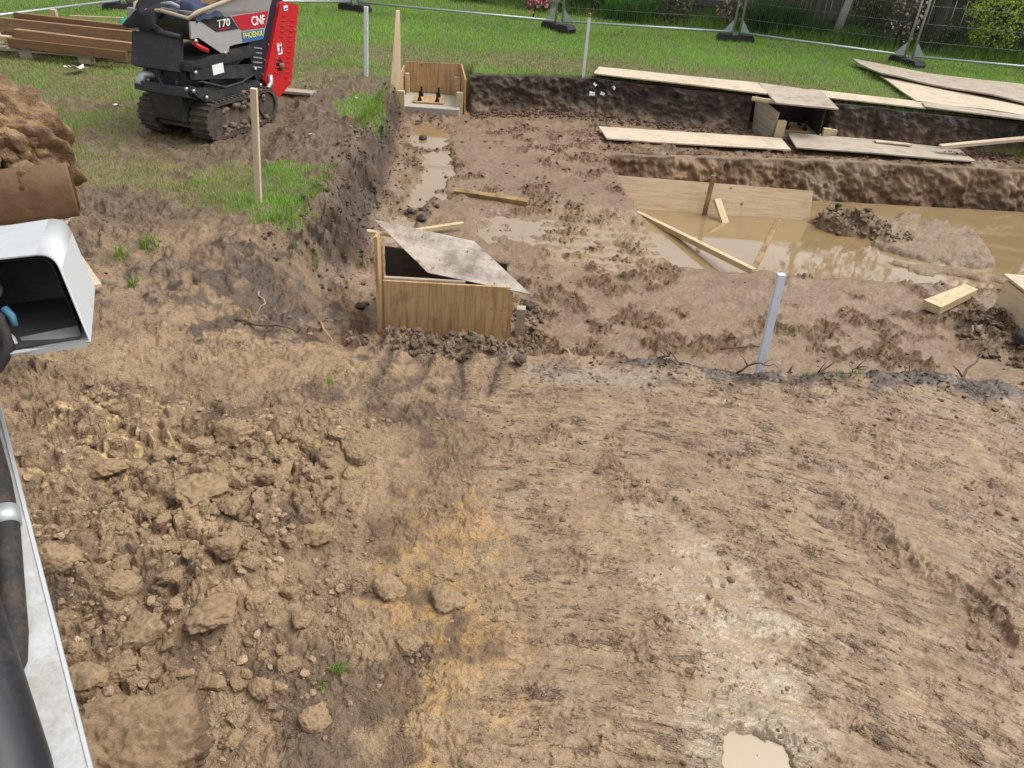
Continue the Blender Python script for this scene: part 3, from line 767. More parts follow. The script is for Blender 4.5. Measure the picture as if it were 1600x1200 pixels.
# ------------------------------------------------------------------ planting behind: helpers
def blades(name, X, Y, Z, H, W, C, lean=0.5, mat='grass', parent=None):
    """grass blades: each a bent strip of three triangles"""
    n = len(X)
    a = RNG.random(n) * 2 * PI; b = RNG.random(n) * 2 * PI
    dx, dy = np.cos(a) * W / 2, np.sin(a) * W / 2
    l = (RNG.random(n) ** 1.3) * lean * H
    lx, ly = np.cos(b) * l, np.sin(b) * l
    h1 = H * .55; h2 = np.sqrt(np.maximum(H ** 2 - (l * .9) ** 2, (H * .2) ** 2))
    V = np.empty((n, 5, 3), np.float32)
    V[:, 0] = np.stack([X - dx, Y - dy, Z - .01], 1); V[:, 1] = np.stack([X + dx, Y + dy, Z - .01], 1)
    V[:, 2] = np.stack([X - dx * .75 + lx * .35, Y - dy * .75 + ly * .35, Z + h1], 1); V[:, 3] = np.stack([X + dx * .75 + lx * .35, Y + dy * .75 + ly * .35, Z + h1], 1)
    V[:, 4] = np.stack([X + lx, Y + ly, Z + h2], 1)
    i = np.arange(n)[:, None] * 5
    F = np.concatenate([i + np.array([[0, 1, 3]]), i + np.array([[0, 3, 2]]), i + np.array([[2, 3, 4]])], 0)
    me = mesh_np(name, V.reshape(-1, 3), F, False)
    set_col(me, np.repeat(C, 5, 0))
    return link(name, me, M[mat], parent)
def leaf_cloud(name, P, N, size, C, mat='leaf', parent=None, aspect=.6):
    """leaves: one folded diamond of two triangles each, at points P, roughly facing N"""
    n = len(P)
    if np.ndim(size) == 0: size = np.full(n, size)
    r = RNG.normal(size=(n, 3)); N = N + .9 * r; N /= np.linalg.norm(N, axis=1)[:, None] + 1e-9
    t = np.cross(N, RNG.normal(size=(n, 3))); t /= np.linalg.norm(t, axis=1)[:, None] + 1e-9
    b = np.cross(N, t)
    s = (size * (.6 + .8 * RNG.random(n)))[:, None]
    V = np.stack([P - t * s * .5, P + b * s * aspect * .5 + N * s * .08, P + t * s * .5, P - b * s * aspect * .5 + N * s * .08], 1)
    i = np.arange(n)[:, None] * 4
    F = np.concatenate([i + np.array([[0, 1, 2]]), i + np.array([[0, 2, 3]])], 0)
    me = mesh_np(name, V.reshape(-1, 3), F, False)
    set_col(me, np.repeat(C, 4, 0))
    return link(name, me, M[mat], parent)
def tint(n, base, var=.25, alt=None, p=0.0):
    c = np.array(base)[None, :] * (1 + var * (RNG.random((n, 1)) * 2 - 1)) * (1 + .08 * RNG.normal(size=(n, 3)))
    if alt is not None:
        m = RNG.random(n) < p
        c[m] = np.array(alt)[None, :] * (1 + var * (RNG.random((m.sum(), 1)) * 2 - 1))
    return np.clip(c, .003, 1)

# ------------------------------------------------------------------ lawn grass
def lawn():
    n = 520000
    # denser near the viewer: sample in depth with a falling density
    y = 5.2 + (20.5 - 5.2) * RNG.random(n) ** 1.25
    x = (RNG.random(n) * 2 - 1) * (1.5 + .80 * y)
    m = lawn_mask(x, y)
    keep = RNG.random(n) < m * .96
    x, y, m = x[keep], y[keep], m[keep]
    # not inside the pit or trench
    z, _, _ = ground(x, y, 'all')
    ok = z > -.16
    x, y, z, m = x[ok], y[ok], z[ok], m[ok]
    n = len(x)
    worn = worn_mask(x, y)
    clump = fbm(x * 2.2, y * 2.2, 3, 81)
    H = (.030 + .035 * RNG.random(n)) * (1 + .5 * clump) * (1 - .45 * worn) * (1 + .25 * sm(y, 8, 5.5))
    W = .0045 + .0035 * sm(y, 7, 17)
    lush = sm(clump + .65 - worn, -.3, .5)[:, None]
    hue = fbm(x * .5, y * .5, 2, 82)[:, None]
    g = lerp(np.array([[.33, .36, .12]]), np.array([[.29, .50, .075]]), lush) * (1 + .35 * RNG.normal(size=(n, 1)) * .6) * (1 + .18 * hue)
    st = (RNG.random(n) < .06 + .40 * worn)
    g[st] = np.array([[.22, .185, .085]]) * (.7 + .6 * RNG.random((st.sum(), 1)))
    o = blades('lawn_grass', x, y, z, H, W, np.clip(g, .01, 1), .75)
    tag(o, kind='stuff')
lawn()
def tufts():
    # grass hanging over the lips of the pit and sprouting on the bare soil
    X, Y, Hh = [], [], []
    def add(cx, cy, r, n, h):
        for _ in range(n):
            a = random.random() * 2 * PI; q = r * math.sqrt(random.random())
            X.append(cx + q * math.cos(a)); Y.append(cy + q * math.sin(a)); Hh.append(h * random.uniform(.5, 1.2))
    for x in np.arange(-.95, 3.2, .03):
        if random.random() < .55: add(x, float(np.interp(x, *YB)) + .02, .04, 9, .06)
    for x in np.arange(4.45, 9, .03):
        if random.random() < .7: add(x, float(np.interp(x, *YB)) + .01, .05, 11, .08)
    for y in np.arange(5.9, 7.5, .03):
        if random.random() < .6: add(float(np.interp(y, *XT)) + .04, y, .07, 10, .07)
    for y in np.arange(8.9, 10.6, .03):
        add(float(np.interp(y, *XT)) + .03, y, .09, 14, .085)
    for (x, y, r, n, h) in [(-2.92, 5.12, .07, 60, .10), (-2.78, 5.27, .06, 60, .10), (-2.70, 4.78, .05, 40, .08), (-2.02, 6.02, .10, 70, .09), (-1.78, 5.7, .06, 25, .06), (-2.75, 10.9, .1, 40, .06),
                            (-.62, 1.95, .035, 40, .05), (-.68, 1.88, .03, 24, .04), (2.3, 4.5, .12, 60, .035), (2.0, 4.52, .08, 40, .035), (-1.68, 5.75, .05, 30, .05), (-1.15, 4.0, .03, 15, .05), (7.0, 11.2, .25, 120, .16), (6.6, 11.35, .2, 90, .12)]:
        add(x, y, r, n, h)
    X, Y, Hh = map(np.array, (X, Y, Hh)); n = len(X)
    z, _, _ = ground(X, Y, 'all')
    C = tint(n, (.18, .32, .04), .35, (.26, .22, .10), .12)
    tag(blades('grass_tufts', X, Y, z, Hh, np.full(n, .006), C, 1.1), kind='stuff')
tufts()

# ------------------------------------------------------------------ wooden boundary fence
FA, FB = Vector((-8.0, 23.09, 0)), Vector((12.5, 15.64, 0))
fdir = (FB - FA).normalized(); fn = Vector((fdir.y, -fdir.x, 0))      # fn faces the lawn
flen = (FB - FA).length
fang = math.atan2(fdir.y, fdir.x)
gf = empty('garden_fence', FA, fang, 'weathered grey close-board wooden fence behind the shrubs', 'fence')
pb = bmesh.new(); add_box(pb, (0, 0, .93), (.096, .014, 1.72)); 
bme = None
nb = int(flen / .1)
for i in range(nb):
    if bme is None:
        o = bm_obj('board', pb, M['fence'], gf, bevel=.003); bme = o.data
    else:
        o = link('board', bme, None, gf)
    o.location = (.05 + i * .1, random.uniform(-.003, .003), random.uniform(-.012, .012))
    o.rotation_euler = (0, random.uniform(-.006, .006), 0)
pm = rm = None
for i in range(int(flen / 1.8) + 1):
    if pm is None:
        b = bmesh.new(); add_box(b, (0, -.062, .92), (.1, .09, 1.84)); o = bm_obj('post', b, M['fence'], gf, bevel=.004); pm = o.data
    else: o = link('post', pm, None, gf)
    o.location = (i * 1.8 + .35, 0, 0)
    for zz in (.38, .98, 1.58):
        if rm is None:
            b = bmesh.new(); add_box(b, (.9, -.034, 0), (1.69, .045, .075)); r = bm_obj('rail', b, M['fence'], gf, bevel=.004); rm = r.data
        else: r = link('rail', rm, None, gf)
        r.location = (i * 1.8 + .35, 0, zz)
b = bmesh.new(); add_box(b, (flen / 2, -.012, .11), (flen, .03, .15)); bm_obj('gravel_board', b, M['fence'], gf)

# ------------------------------------------------------------------ rough grass along the fence
def rough_grass():
    n = 42000
    t = RNG.random(n) * flen; w = RNG.random(n) ** 1.6 * 1.15
    k = fbm(t * .8, t * 0 + 3.1, 3, 91)
    dens = sm(k, -.6, .3) * (1 - w / 1.5)
    keep = RNG.random(n) < .25 + .75 * dens
    t, w, k = t[keep], w[keep], k[keep]; n = len(t)
    X = FA.x + fdir.x * t + fn.x * (w + .08); Y = FA.y + fdir.y * t + fn.y * (w + .08)
    H = (.16 + .22 * RNG.random(n)) * (1.15 - .55 * w) * (1 + .5 * k)
    C = tint(n, (.15, .28, .04), .4, (.24, .23, .09), .12)
    tag(blades('rough_grass', X, Y, np.zeros(n), np.clip(H, .06, .6), np.full(n, .011), C, .8), kind='stuff')
rough_grass()

# ------------------------------------------------------------------ shrubs, each its own
def shrub(name, label, cat, x, y, rx, ry, h, n, size, col, var=.3, alt=None, p=0.0, group=None, low=.02, aspect=.6, stems=7, shell=.45, stemcol='bark'):
    col = tuple(1.5 * v for v in col); alt = tuple(1.35 * v for v in alt) if alt else None
    e = empty(name, (x, y, 0), 0, label, cat, group)
    u = RNG.normal(size=(n, 3)); u /= np.linalg.norm(u, axis=1)[:, None]
    q = (shell + (1 - shell) * RNG.random(n) ** .6)[:, None]
    lum = 1 + .22 * fbm(u[:, 0] * 3 + x, u[:, 2] * 3 + y, 3, 95)
    P = u * q * np.array([[rx, ry, h / 2]]) * lum[:, None]; P[:, 2] = np.maximum(P[:, 2] + h / 2, low)
    hole = fbm(P[:, 0] * 4.5 + x, P[:, 2] * 4.5 + y, 2, 96)
    k = hole > -.28; P = P[k]; u = u[k]; n = len(P)
    leaf_cloud('foliage', P, u * .8 + np.array([[0, 0, .5]]), size, tint(n, col, var, alt, p), 'leaf', e, aspect)
    bm = bmesh.new()
    for i in range(stems):
        a = random.random() * 2 * PI; r = random.uniform(.3, .8)
        add_tube(bm, [(random.uniform(-.06, .06) * rx * 4, random.uniform(-.06, .06) * 4 * ry, -.02), (math.cos(a) * rx * r * .5, math.sin(a) * ry * r * .5, h * .45), (math.cos(a) * rx * r, math.sin(a) * ry * r, h * random.uniform(.7, .95))], [.014, .009, .004], 6)
    bm_obj('stem', bm, M[stemcol], e, True)
    return e
def onf(t, w):      # a point along the fence line, w in front of it
    p = FA + fdir * t + fn * w; return p.x, p.y
def tx(x):          # fence parameter at world x
    return (x - FA.x) / fdir.x
DG = (.035, .062, .018)
specs = [
 ('leafy_shrub', 'low dark evergreen shrub left of the pink flowers at the lawn edge', 'shrub', -2.2, .75, .75, .4, .55, 900, .09, DG, (.12, .10, .05), .2),
 ('leafy_shrub', 'dark leafy shrub with pale dead leaves just left of the pink flowers', 'shrub', -1.1, .95, .65, .35, .5, 800, .08, (.05, .075, .025), (.26, .22, .15), .25),
 ('leafy_shrub', 'green leafy shrub just right of the pink flowers behind the wire fence', 'shrub', .4, 1.0, .6, .35, .6, 800, .08, (.05, .10, .025), (.16, .06, .05), .15),
 ('leafy_shrub', 'dense dark shrub behind the stone ornament and the white-topped stake', 'shrub', 1.5, .55, .9, .45, .9, 1200, .09, DG, None, 0),
 ('dry_shrub', 'brown dried shrub behind the wire mesh left of the fence post joint', 'shrub', 3.1, .7, .6, .3, .8, 700, .07, (.10, .085, .045), (.06, .10, .025), .4),
 ('dry_shrub', 'dead hydrangea with pale dry heads right of the fence post joint', 'shrub', 4.25, .55, .35, .28, .95, 420, .075, (.16, .11, .07), (.40, .33, .25), .35),
 ('ivy', 'yellow-green ivy climbing the fence boards beside the dried hydrangea', 'ivy', 6.9, .12, .5, .12, 1.5, 1300, .06, (.12, .14, .03), (.05, .08, .02), .4),
 ('dry_shrub', 'dried hydrangea with white heads in front of the right wire fence joint', 'shrub', 7.5, .45, .42, .3, 1.2, 520, .07, (.13, .085, .05), (.52, .45, .36), .35),
 ('conifer_bush', 'bright yellow-green conifer bush against the fence at top right', 'conifer', 9.0, .35, .62, .42, 1.65, 5200, .055, (.32, .40, .05), (.13, .20, .04), .3),
 ('leafy_shrub', 'dark green shrub between the two right posts under the conifer', 'shrub', 8.15, .3, .35, .28, .7, 600, .06, (.06, .10, .02), None, 0),
 ('dry_shrub', 'reddish leafless shrub with pale dry leaves at the far right of the fence', 'shrub', 10.3, .7, .5, .4, 1.1, 650, .075, (.17, .085, .055), (.36, .28, .2), .35),
]
for (nm, lab, cat, x, w, rx, ry, h, n, sz, c, alt, p) in specs:
    px, py = onf(tx(x), w)
    shrub(nm, lab, cat, px, py, rx, ry, h, n, sz, c, .35, alt, p)
def grass_clump(label, x, w, r, h, n, col):
    px, py = onf(tx(x), w)
    e = empty('grass_clump', (px, py, 0), 0, label, 'grass clump', 'clumps of long grass by the boundary fence')
    a = RNG.random(n) * 2 * PI; q = r * np.sqrt(RNG.random(n))
    blades('foliage', q * np.cos(a), q * np.sin(a) * .6, np.zeros(n), h * (.5 + .6 * RNG.random(n)), np.full(n, .016), tint(n, col, .35), .75, 'grass', e)
grass_clump('tall clump of strap-leaved grass just right of the stone ornament', 2.35, .95, .55, .62, 1500, (.08, .19, .03))
grass_clump('dark tall grass clump in front of the bare grey fence boards', 5.15, .55, .60, .75, 1500, (.042, .105, .016))
grass_clump('short bright grass clump left of the birch trunk', 5.9, .5, .3, .45, 500, (.05, .12, .018))
grass_clump('small grass clump at the foot of the ivy', 6.75, .65, .35, .4, 450, (.085, .16, .025))

# ------------------------------------------------------------------ trees beyond and along the fence
def tree(name, label, x, y, h, lean, r, crown_z, cr, n, size, col, bark='bark', group=None, limbs=9):
    e = empty(name, (x, y, 0), 0, label, 'tree', group)
    bm = bmesh.new()
    top = Vector((lean[0] * h, lean[1] * h, h))
    pts = [Vector((top.x * (t ** 1.2) + .05 * math.sin(5 * t + x), top.y * t, -.1 + (h + .1) * t)) for t in [i / 8 for i in range(9)]]
    add_tube(bm, pts, [r * (1.15 if i == 0 else 1) * (1 - .82 * i / 8) for i in range(9)], 12)
    tips = []
    for i in range(limbs):
        k = random.uniform(.35, .95); s = pts[int(k * 8)]
        a = random.random() * 2 * PI; l = cr * random.uniform(.55, 1.0)
        m = s + Vector((math.cos(a) * l * .5, math.sin(a) * l * .5, l * .32)); t = s + Vector((math.cos(a) * l, math.sin(a) * l, l * .5))
        add_tube(bm, [s, m, t], [r * .35 * (1.2 - k), r * .2 * (1.2 - k), .006], 7); tips += [m, t]
    bm_obj('trunk', bm, M[bark], e, True)
    cs = np.array([tuple(t) for t in tips if t.z > crown_z - .3] + [(top.x, top.y, h * .98)])
    ci = RNG.integers(0, len(cs), n)
    P = cs[ci] + RNG.normal(size=(n, 3)) * np.array([[cr * .30, cr * .30, cr * .26]])
    k = (P[:, 2] > crown_z) & (fbm(P[:, 0] * 1.3, P[:, 2] * 1.3 + P[:, 1], 3, 97) > -.2); P = P[k]
    leaf_cloud('crown', P, np.tile(np.array([[0, 0, .6]]), (len(P), 1)), size, tint(len(P), col, .4), 'leaf', e, .65)
bx, by = onf(tx(6.3), .32)
tree('birch_tree', 'leaning silver birch with mottled white bark in front of the fence', bx, by, 6.5, (.145, .0), .085, 3.4, 1.5, 1800, .13, (.10, .15, .03), 'birch')
for (x, y, h, cr, cz, col, lab) in [(-9, 26, 2.8, 1.4, .7, (.05, .09, .02), 'small leafy tree beyond the fence, farthest left'), (-4.5, 25, 2.2, 1.2, .6, (.06, .10, .02), 'small leafy tree beyond the fence behind the dumper'),
                               (.5, 23.5, 2.8, 1.4, .9, (.045, .085, .02), 'leafy tree beyond the fence behind the pink flowers'), (4.6, 22.6, 3.4, 1.5, 1.0, (.055, .10, .02), 'leafy tree beyond the fence behind the grass clumps'),
                               (8.8, 21.4, 3.3, 1.5, 1.0, (.05, .09, .022), 'dark leafy tree beyond the fence behind the conifer'), (12.6, 20.6, 3.4, 1.5, 1.0, (.04, .08, .02), 'leafy tree beyond the fence at the far right'), (16.0, 18.6, 3.4, 1.5, 1.0, (.055, .095, .025), 'leafy tree beyond the end of the fence')]:
    tree('garden_tree', lab, x, y, h, (random.uniform(-.04, .04), 0), .16, cz, cr, 5200, .26, col, 'bark', 'trees beyond the boundary fence', 13)
tx2, ty2 = onf(tx(8.0), .38)
tree('dark_tree', 'dark bare tree trunk standing between the dried hydrangea and the conifer', tx2, ty2, 4.2, (.02, 0), .15, 2.6, 1.1, 900, .12, (.045, .07, .02))
px_, py_ = onf(tx(9.62), .22)
b = beam('fence_prop', (px_ - .10, py_ - .04, 0.0), (px_ + .22, py_, 1.5), .085, .085, M['fence'])
tag(b, 'leaning weathered timber prop beside the conifer at the boundary fence', 'prop')
# pale stone ornament among the shrubs
sx, sy = onf(tx(.75), 1.25)
b = bmesh.new()
prof = [(.0, .11), (.05, .12), (.08, .07), (.16, .06), (.2, .12), (.3, .17), (.36, .15), (.38, .04)]
rings = [[b.verts.new((math.cos(a) * r, math.sin(a) * r, zz)) for a in [2 * PI * k / 14 for k in range(14)]] for zz, r in prof]
for A, B in zip(rings, rings[1:]):
    for k in range(14): b.faces.new((A[k], A[(k + 1) % 14], B[(k + 1) % 14], B[k]))
b.faces.new(rings[-1])
tag(bm_obj('garden_urn', b, M['concrete'], None, True, (sx, sy, 0)), 'pale stone garden urn among the shrubs right of the fence joint', 'urn')

# pink flowers on a dark stake
fl = empty('flower_stake', (-.11, 17.6, 0), 0, 'pink flowers tied to a thin dark stake on the lawn beyond the wire fence', 'flowers')
b = bmesh.new(); add_tube(b, [(0, 0, -.05), (.06, .03, .3), (.17, .05, .75)], .016, 8); add_box(b, (0, 0, .005), (.16, .05, .02)); bm_obj('stake', b, M['bolt'], fl, True)
n = 150
P = RNG.normal(size=(n, 3)) * np.array([[.13, .10, .10]]) + np.array([[.07, -.02, .42]])
leaf_cloud('blossom', P, np.tile(np.array([[0, -.6, .4]]), (n, 1)), .075, tint(n, (.62, .10, .20), .3, (.75, .42, .42), .4), 'petal', fl, .8)
n = 60
P = RNG.normal(size=(n, 3)) * np.array([[.10, .08, .12]]) + np.array([[.06, .02, .38]])
leaf_cloud('foliage', P, np.tile(np.array([[0, 0, .4]]), (n, 1)), .07, tint(n, (.05, .09, .02), .3), 'leaf', fl, .5)

# ------------------------------------------------------------------ temporary wire fence: panels and rubber blocks
joints = [(-9.2, 11.4), (-7.62, 15.35), (-3.72, 17.1), (0.42, 16.45), (3.93, 16.62), (6.80, 15.25), (10.25, 14.75), (13.6, 14.2)]
plabs = ['wire fence panel behind the stacked brown timber at far left', 'wire fence panel behind the tracked dumper', 'wire fence panel behind the far left formwork box', 'wire fence panel behind the slim white stake on the lawn',
         'wire fence panel in front of the bare grey boards and the birch', 'wire fence panel in front of the conifer at the right', 'wire fence panel running out of the picture at far right']
def fence_panel(a, b, label, wires=True):
    a = Vector((*a, 0)); b = Vector((*b, 0)); d = b - a; L = d.length - .09; d.normalize()
    e = empty('wire_fence_panel', a + d * .045, math.atan2(d.y, d.x), label, 'fence panel', 'temporary wire fence panels round the lawn')
    for x in (0.02, L - .02):
        bm = bmesh.new(); add_tube(bm, [(x, 0, .10), (x, 0, 2.0)], .021, 10); bm_obj('post', bm, M['galv'], e, True)
    for z in (.17, 1.97):
        bm = bmesh.new(); add_tube(bm, [(.03, 0, z), (L - .03, 0, z)], .021, 10); bm_obj('rail', bm, M['galv'], e, True)
    for x, s in ((.04, 1), (L - .04, -1)):
        bm = bmesh.new(); add_prism(bm, [(0, .19), (.17 * s, .19), (0, .40)], -.003, .003, lambda u, v, w, x=x: (x + u, w, v)); bm_obj('gusset', bm, M['galv'], e)
    bm = bmesh.new()
    nv = int(L / .0375)
    for i in range(1, nv):
        x = L * i / nv; add_tube(bm, [(x, .004, .19), (x, .004, 1.95)], .0019, 3, False)
    for z in (.42, .71, 1.0, 1.29, 1.58, 1.8):
        add_tube(bm, [(.02, -.001, z), (L - .02, -.001, z)], .0032, 4, False)
    w = bm_obj('wire_mesh', bm, M['wire'], e); w['kind'] = 'stuff'
for i in range(7): fence_panel(joints[i], joints[i + 1], plabs[i])
blabs = {1: ('black rubber fence block behind the tracked dumper with sandy dirt on top', .5), 2: ('black rubber fence block behind the tall white stake', -.55), 3: ('black rubber fence block left of the slim white stake', -.75),
         4: ('black rubber fence block lying side-on below the dried hydrangea', .05), 5: ('black rubber fence block end-on behind the big plywood sheets', -1.25), 6: ('black rubber fence block cut by the right edge of the picture', .1)}
for i, (lab, ang) in blabs.items():
    x, y = joints[i]
    e = empty('fence_block', (x, y, 0), ang, lab, 'fence block', 'rubber blocks carrying the wire fence')
    bm = bmesh.new()
    prof = [(-.36, 0), (.36, 0), (.36, .07), (.31, .135), (.09, .135), (.08, .115), (-.08, .115), (-.09, .135), (-.31, .135), (-.36, .07)]
    add_prism(bm, prof, -.115, .115, lambda u, v, w: (u, w, v)); bm_obj('body', bm, M['rubber'], e, bevel=.008)
    for sx_ in (-.365, .365):
        bm = bmesh.new(); add_box(bm, (sx_ * .985, 0, .045), (.016, .13, .05)); bm_obj('hand_slot', bm, M['bolt'], e)
    bm = bmesh.new()
    for q in (-.05, .05): add_tube(bm, [(q, 0, .10), (q, 0, .16)], .025, 8)
    bm_obj('socket', bm, M['galv'], e)

# ------------------------------------------------------------------ stakes
def stake(name, label, base, top, w, mat, cap=None):
    b = Vector(base); t = Vector(top); d = (t - b).normalized()
    o = beam(name, b - d * .12, t, w, w * .9, mat, bevel=.002)
    tag(o, label, 'stake', 'setting-out stakes')
    if cap:
        c = beam('tip', t - d * .045, t + d * .012, w * 1.04, w * .96, cap); c.parent = o; c.matrix_parent_inverse = o.matrix_world.inverted()
    return o
bpy.context.view_layer.update()
stake('marker_stake', 'white painted stake left of the far formwork box', (-2.36, 11.37, gz(-2.36, 11.37)), (-2.32, 11.37, .90), .052, M['stake_white'])
stake('marker_stake', 'bare wooden stake in the grass in front of the dumper track', (-2.30, 6.33, 0), (-2.22, 6.33, .96), .050, M['stake_wood'])
stake('marker_stake', 'slim white stake with brown tip on the lawn behind the pit', (.76, 12.46, 0), (.76, 12.44, .86), .042, M['stake_white'], M['pine_dirty'])
stake('marker_stake', 'pale blue-white square stake leaning at the near edge of the pit', (1.81, 4.84, -.48), (1.79, 4.87, .32), .052, M['stake_blue'], M['stake_blue'])

# ------------------------------------------------------------------ loose boards and timbers
def board(label, q, th, mat, name='plywood_board', cat='board', group='loose plywood boards round the pit', **k):
    o = slab(name, q, th, M[mat], **k); bpy.context.view_layer.update()
    return tag(o, label, cat, group)
board('long pale plywood strip on the lawn edge, upper of two', [(1.02, 12.86, .07), (3.54, 12.40, .07), (3.42, 11.83, .06), (.91, 12.40, .055)], .018, 'ply_pale', warp=.01, seed=1)
board('grey plywood strip showing behind the long pale one on the lawn edge', [(1.13, 12.98, .035), (3.6, 12.66, .035), (3.5, 12.3, .035), (1.08, 12.5, .03)], .015, 'ply_grey', seed=2)
board('plywood strip on the lawn right of the far right formwork lid', [(4.2, 12.38, .05), (5.8, 12.05, .05), (5.68, 11.66, .045), (4.2, 11.94, .045)], .018, 'ply_pale', seed=3)
board('weathered grey plywood strip at the lower right edge of the lawn', [(5.72, 11.93, .07), (8.1, 11.4, .06), (7.96, 11.02, .06), (5.66, 11.66, .065)], .018, 'ply_grey', seed=4)
board('large warped plywood sheet on the lawn, the rear one of two at the right', [(5.66, 14.85, .10), (8.1, 13.45, .10), (7.45, 12.02, .13), (5.76, 13.72, .085)], .022, 'ply_grey', warp=.07, seed=5, nx=16)
board('large plywood sheet under the warped one, the front of two on the right lawn', [(5.82, 13.9, .045), (8.3, 12.55, .06), (7.3, 11.42, .08), (5.68, 12.03, .06)], .02, 'ply_pale', warp=.03, seed=6, nx=16)
board('left plywood strip lying on the ledge above the flooded trench', [(.98, 11.22, -.42), (3.60, 11.28, -.42), (3.61, 10.75, -.43), (1.06, 10.66, -.43)], .018, 'ply_pale', warp=.012, seed=7)
board('right muddy plywood strip lying on the ledge above the flooded trench', [(3.75, 11.50, -.39), (6.21, 11.40, -.41), (6.18, 10.80, -.42), (3.68, 10.76, -.40)], .018, 'ply_grey', warp=.02, seed=8)
board('narrow fresh offcut strip lying on the right ledge board', [(4.95, 11.35, -.365), (5.45, 11.31, -.375), (5.45, 11.22, -.375), (4.95, 11.25, -.37)], .016, 'ply_pale', seed=9)
board('muddy plywood sheet on the ground behind the white lamp hood', [(-4.55, 5.35, .05), (-3.86, 5.84, .05), (-2.80, 4.57, .05), (-3.5, 4.05, .05)], .02, 'ply_pale', seed=10)
board('tall plywood offcut standing on edge beside the far left formwork box', [(-1.99, 11.20, -.10), (-1.885, 11.2, .90), (-1.845, 11.26, .90), (-1.85, 11.28, -.12)], .02, 'ply', seed=12, nx=4, ny=2)
board('small weathered plank on the grass behind the dumper engine', [(-3.22, 10.22, .05), (-2.76, 10.18, .05), (-2.80, 10.02, .05), (-3.24, 10.05, .05)], .03, 'pallet', 'plank', 'plank', None, seed=13)
# trench shutter board with its stake and block
board('plywood shutter board standing in the trench water', [(1.14, 9.56, -.575), (3.62, 9.56, -.60), (3.64, 9.44, -1.02), (1.30, 9.44, -1.0)], .02, 'ply', group=None, seed=14, nx=14)
tag(beam('stake_batten', (2.275, 9.40, -1.2), (2.30, 9.40, -.44), .055, .03, M['pine_dirty']), 'thin stake propping the shutter board in the trench', 'stake')
tag(beam('prop_block', (2.40, 9.40, -.74), (2.535, 9.14, -1.02), .10, .045, M['pine']), 'short pine block sloping from the shutter board into the water', 'block')
tag(beam('pine_batten', (1.40, 9.42, -.985), (2.43, 7.40, -.79), .065, .06, M['pine']), 'long pine batten sloping out of the trench water towards the near edge', 'batten')
tag(beam('pine_batten', (3.24, 9.44, -.955), (2.52, 7.72, -.945), .055, .03, M['pine_dirty']), 'narrow yellow batten floating flat in the trench water', 'batten')
tag(beam('pine_batten', (5.78, 11.08, -.335), (8.0, 11.26, -.02), .10, .045, M['stake_wood']), 'pale batten leaning from the right ledge board up to the cut bank', 'batten')
tag(beam('muddy_batten', (-.79, 8.27, -.465), (.04, 8.08, -.462), .07, .05, M['pine_dirty'], roll=.2), 'mud-soaked batten lying on the pit floor behind the middle box', 'batten')
tag(beam('pine_batten', (-1.14, 6.98, -.45), (-.60, 7.28, -.44), .05, .038, M['pine']), 'short pine batten on the mud just behind the middle box', 'batten')
o = slab('timber_offcut', [(3.56, 6.18, -.40), (4.11, 6.58, -.40), (4.18, 6.48, -.40), (3.66, 6.05, -.40)], .075, M['pine']); tag(o, 'short thick pine offcut on the mud beside the trench', 'offcut')

# ------------------------------------------------------------------ formwork boxes
# far left, open: concrete pad cast inside
fb = empty('formwork_box', (-1.45, 11.95, -.5), 0, 'open plywood formwork box round a concrete pad in the far left pit corner', 'formwork box', 'plywood formwork boxes')
L_ = lambda p: (p[0] + 1.45, p[1] - 11.95, p[2] + .5)
slab('back_panel', [L_(p) for p in [(-1.98, 12.43, .03), (-1.10, 12.43, .05), (-1.10, 12.43, -.5), (-1.98, 12.43, -.5)]], .018, M['ply_v'], fb, seed=15)
slab('side_panel', [L_(p) for p in [(-1.10, 12.44, .05), (-.97, 11.72, -.02), (-.97, 11.68, -.5), (-1.10, 12.44, -.5)]], .018, M['ply_v'], fb, seed=16)
slab('side_panel', [L_(p) for p in [(-1.98, 12.43, -.02), (-1.98, 11.5, -.16), (-1.98, 11.5, -.5), (-1.98, 12.43, -.5)]], .018, M['ply_v'], fb, seed=17)
for (x, y, z1, w) in [(-1.16, 12.37, -.13, .10), (-1.06, 11.70, -.20, .095), (-1.90, 11.56, -.20, .10), (-1.93, 12.36, -.12, .06)]:
    bm = bmesh.new(); add_box(bm, L_((x, y, (z1 - .52) / 2)), (w, .075, z1 + .52)); bm_obj('corner_post', bm, M['pine'], fb, bevel=.003)
def pad(cx, cy, sx, sy, z, rot, label):
    o = box_obj('concrete_pad', (0, 0, -.10), (sx, sy, .2), M['concrete'], bevel=.012); o.location = (cx, cy, z); o.rotation_euler = (0, 0, rot)
    return tag(o, label, 'concrete pad')
pad(-1.50, 11.97, .90, .88, -.405, 0, 'concrete pad inside the open far left formwork box')
def template(cx, cy, z, rot, sx, sy, label):
    e = empty('bolt_template', (cx, cy, z), rot, label, 'template')
    box_obj('plate', (0, 0, .01), (sx, sy, .02), M['ply_v'], e, bevel=.002)
    for dx in (-.13, .13):
        for dy in (-sy / 3, sy / 3):
            bm = bmesh.new(); add_tube(bm, [(dx, dy, -.05), (dx, dy, .16)], .016, 8); add_tube(bm, [(dx, dy, .02), (dx, dy, .05)], .034, 6); add_tube(bm, [(dx, dy, .05), (dx, dy, .065)], .026, 6)
            bm_obj('bolt', bm, M['bolt'], e)
template(-1.54, 11.94, -.40, .04, .46, .42, 'orange plywood bolt template with four black bolts on the far left pad')
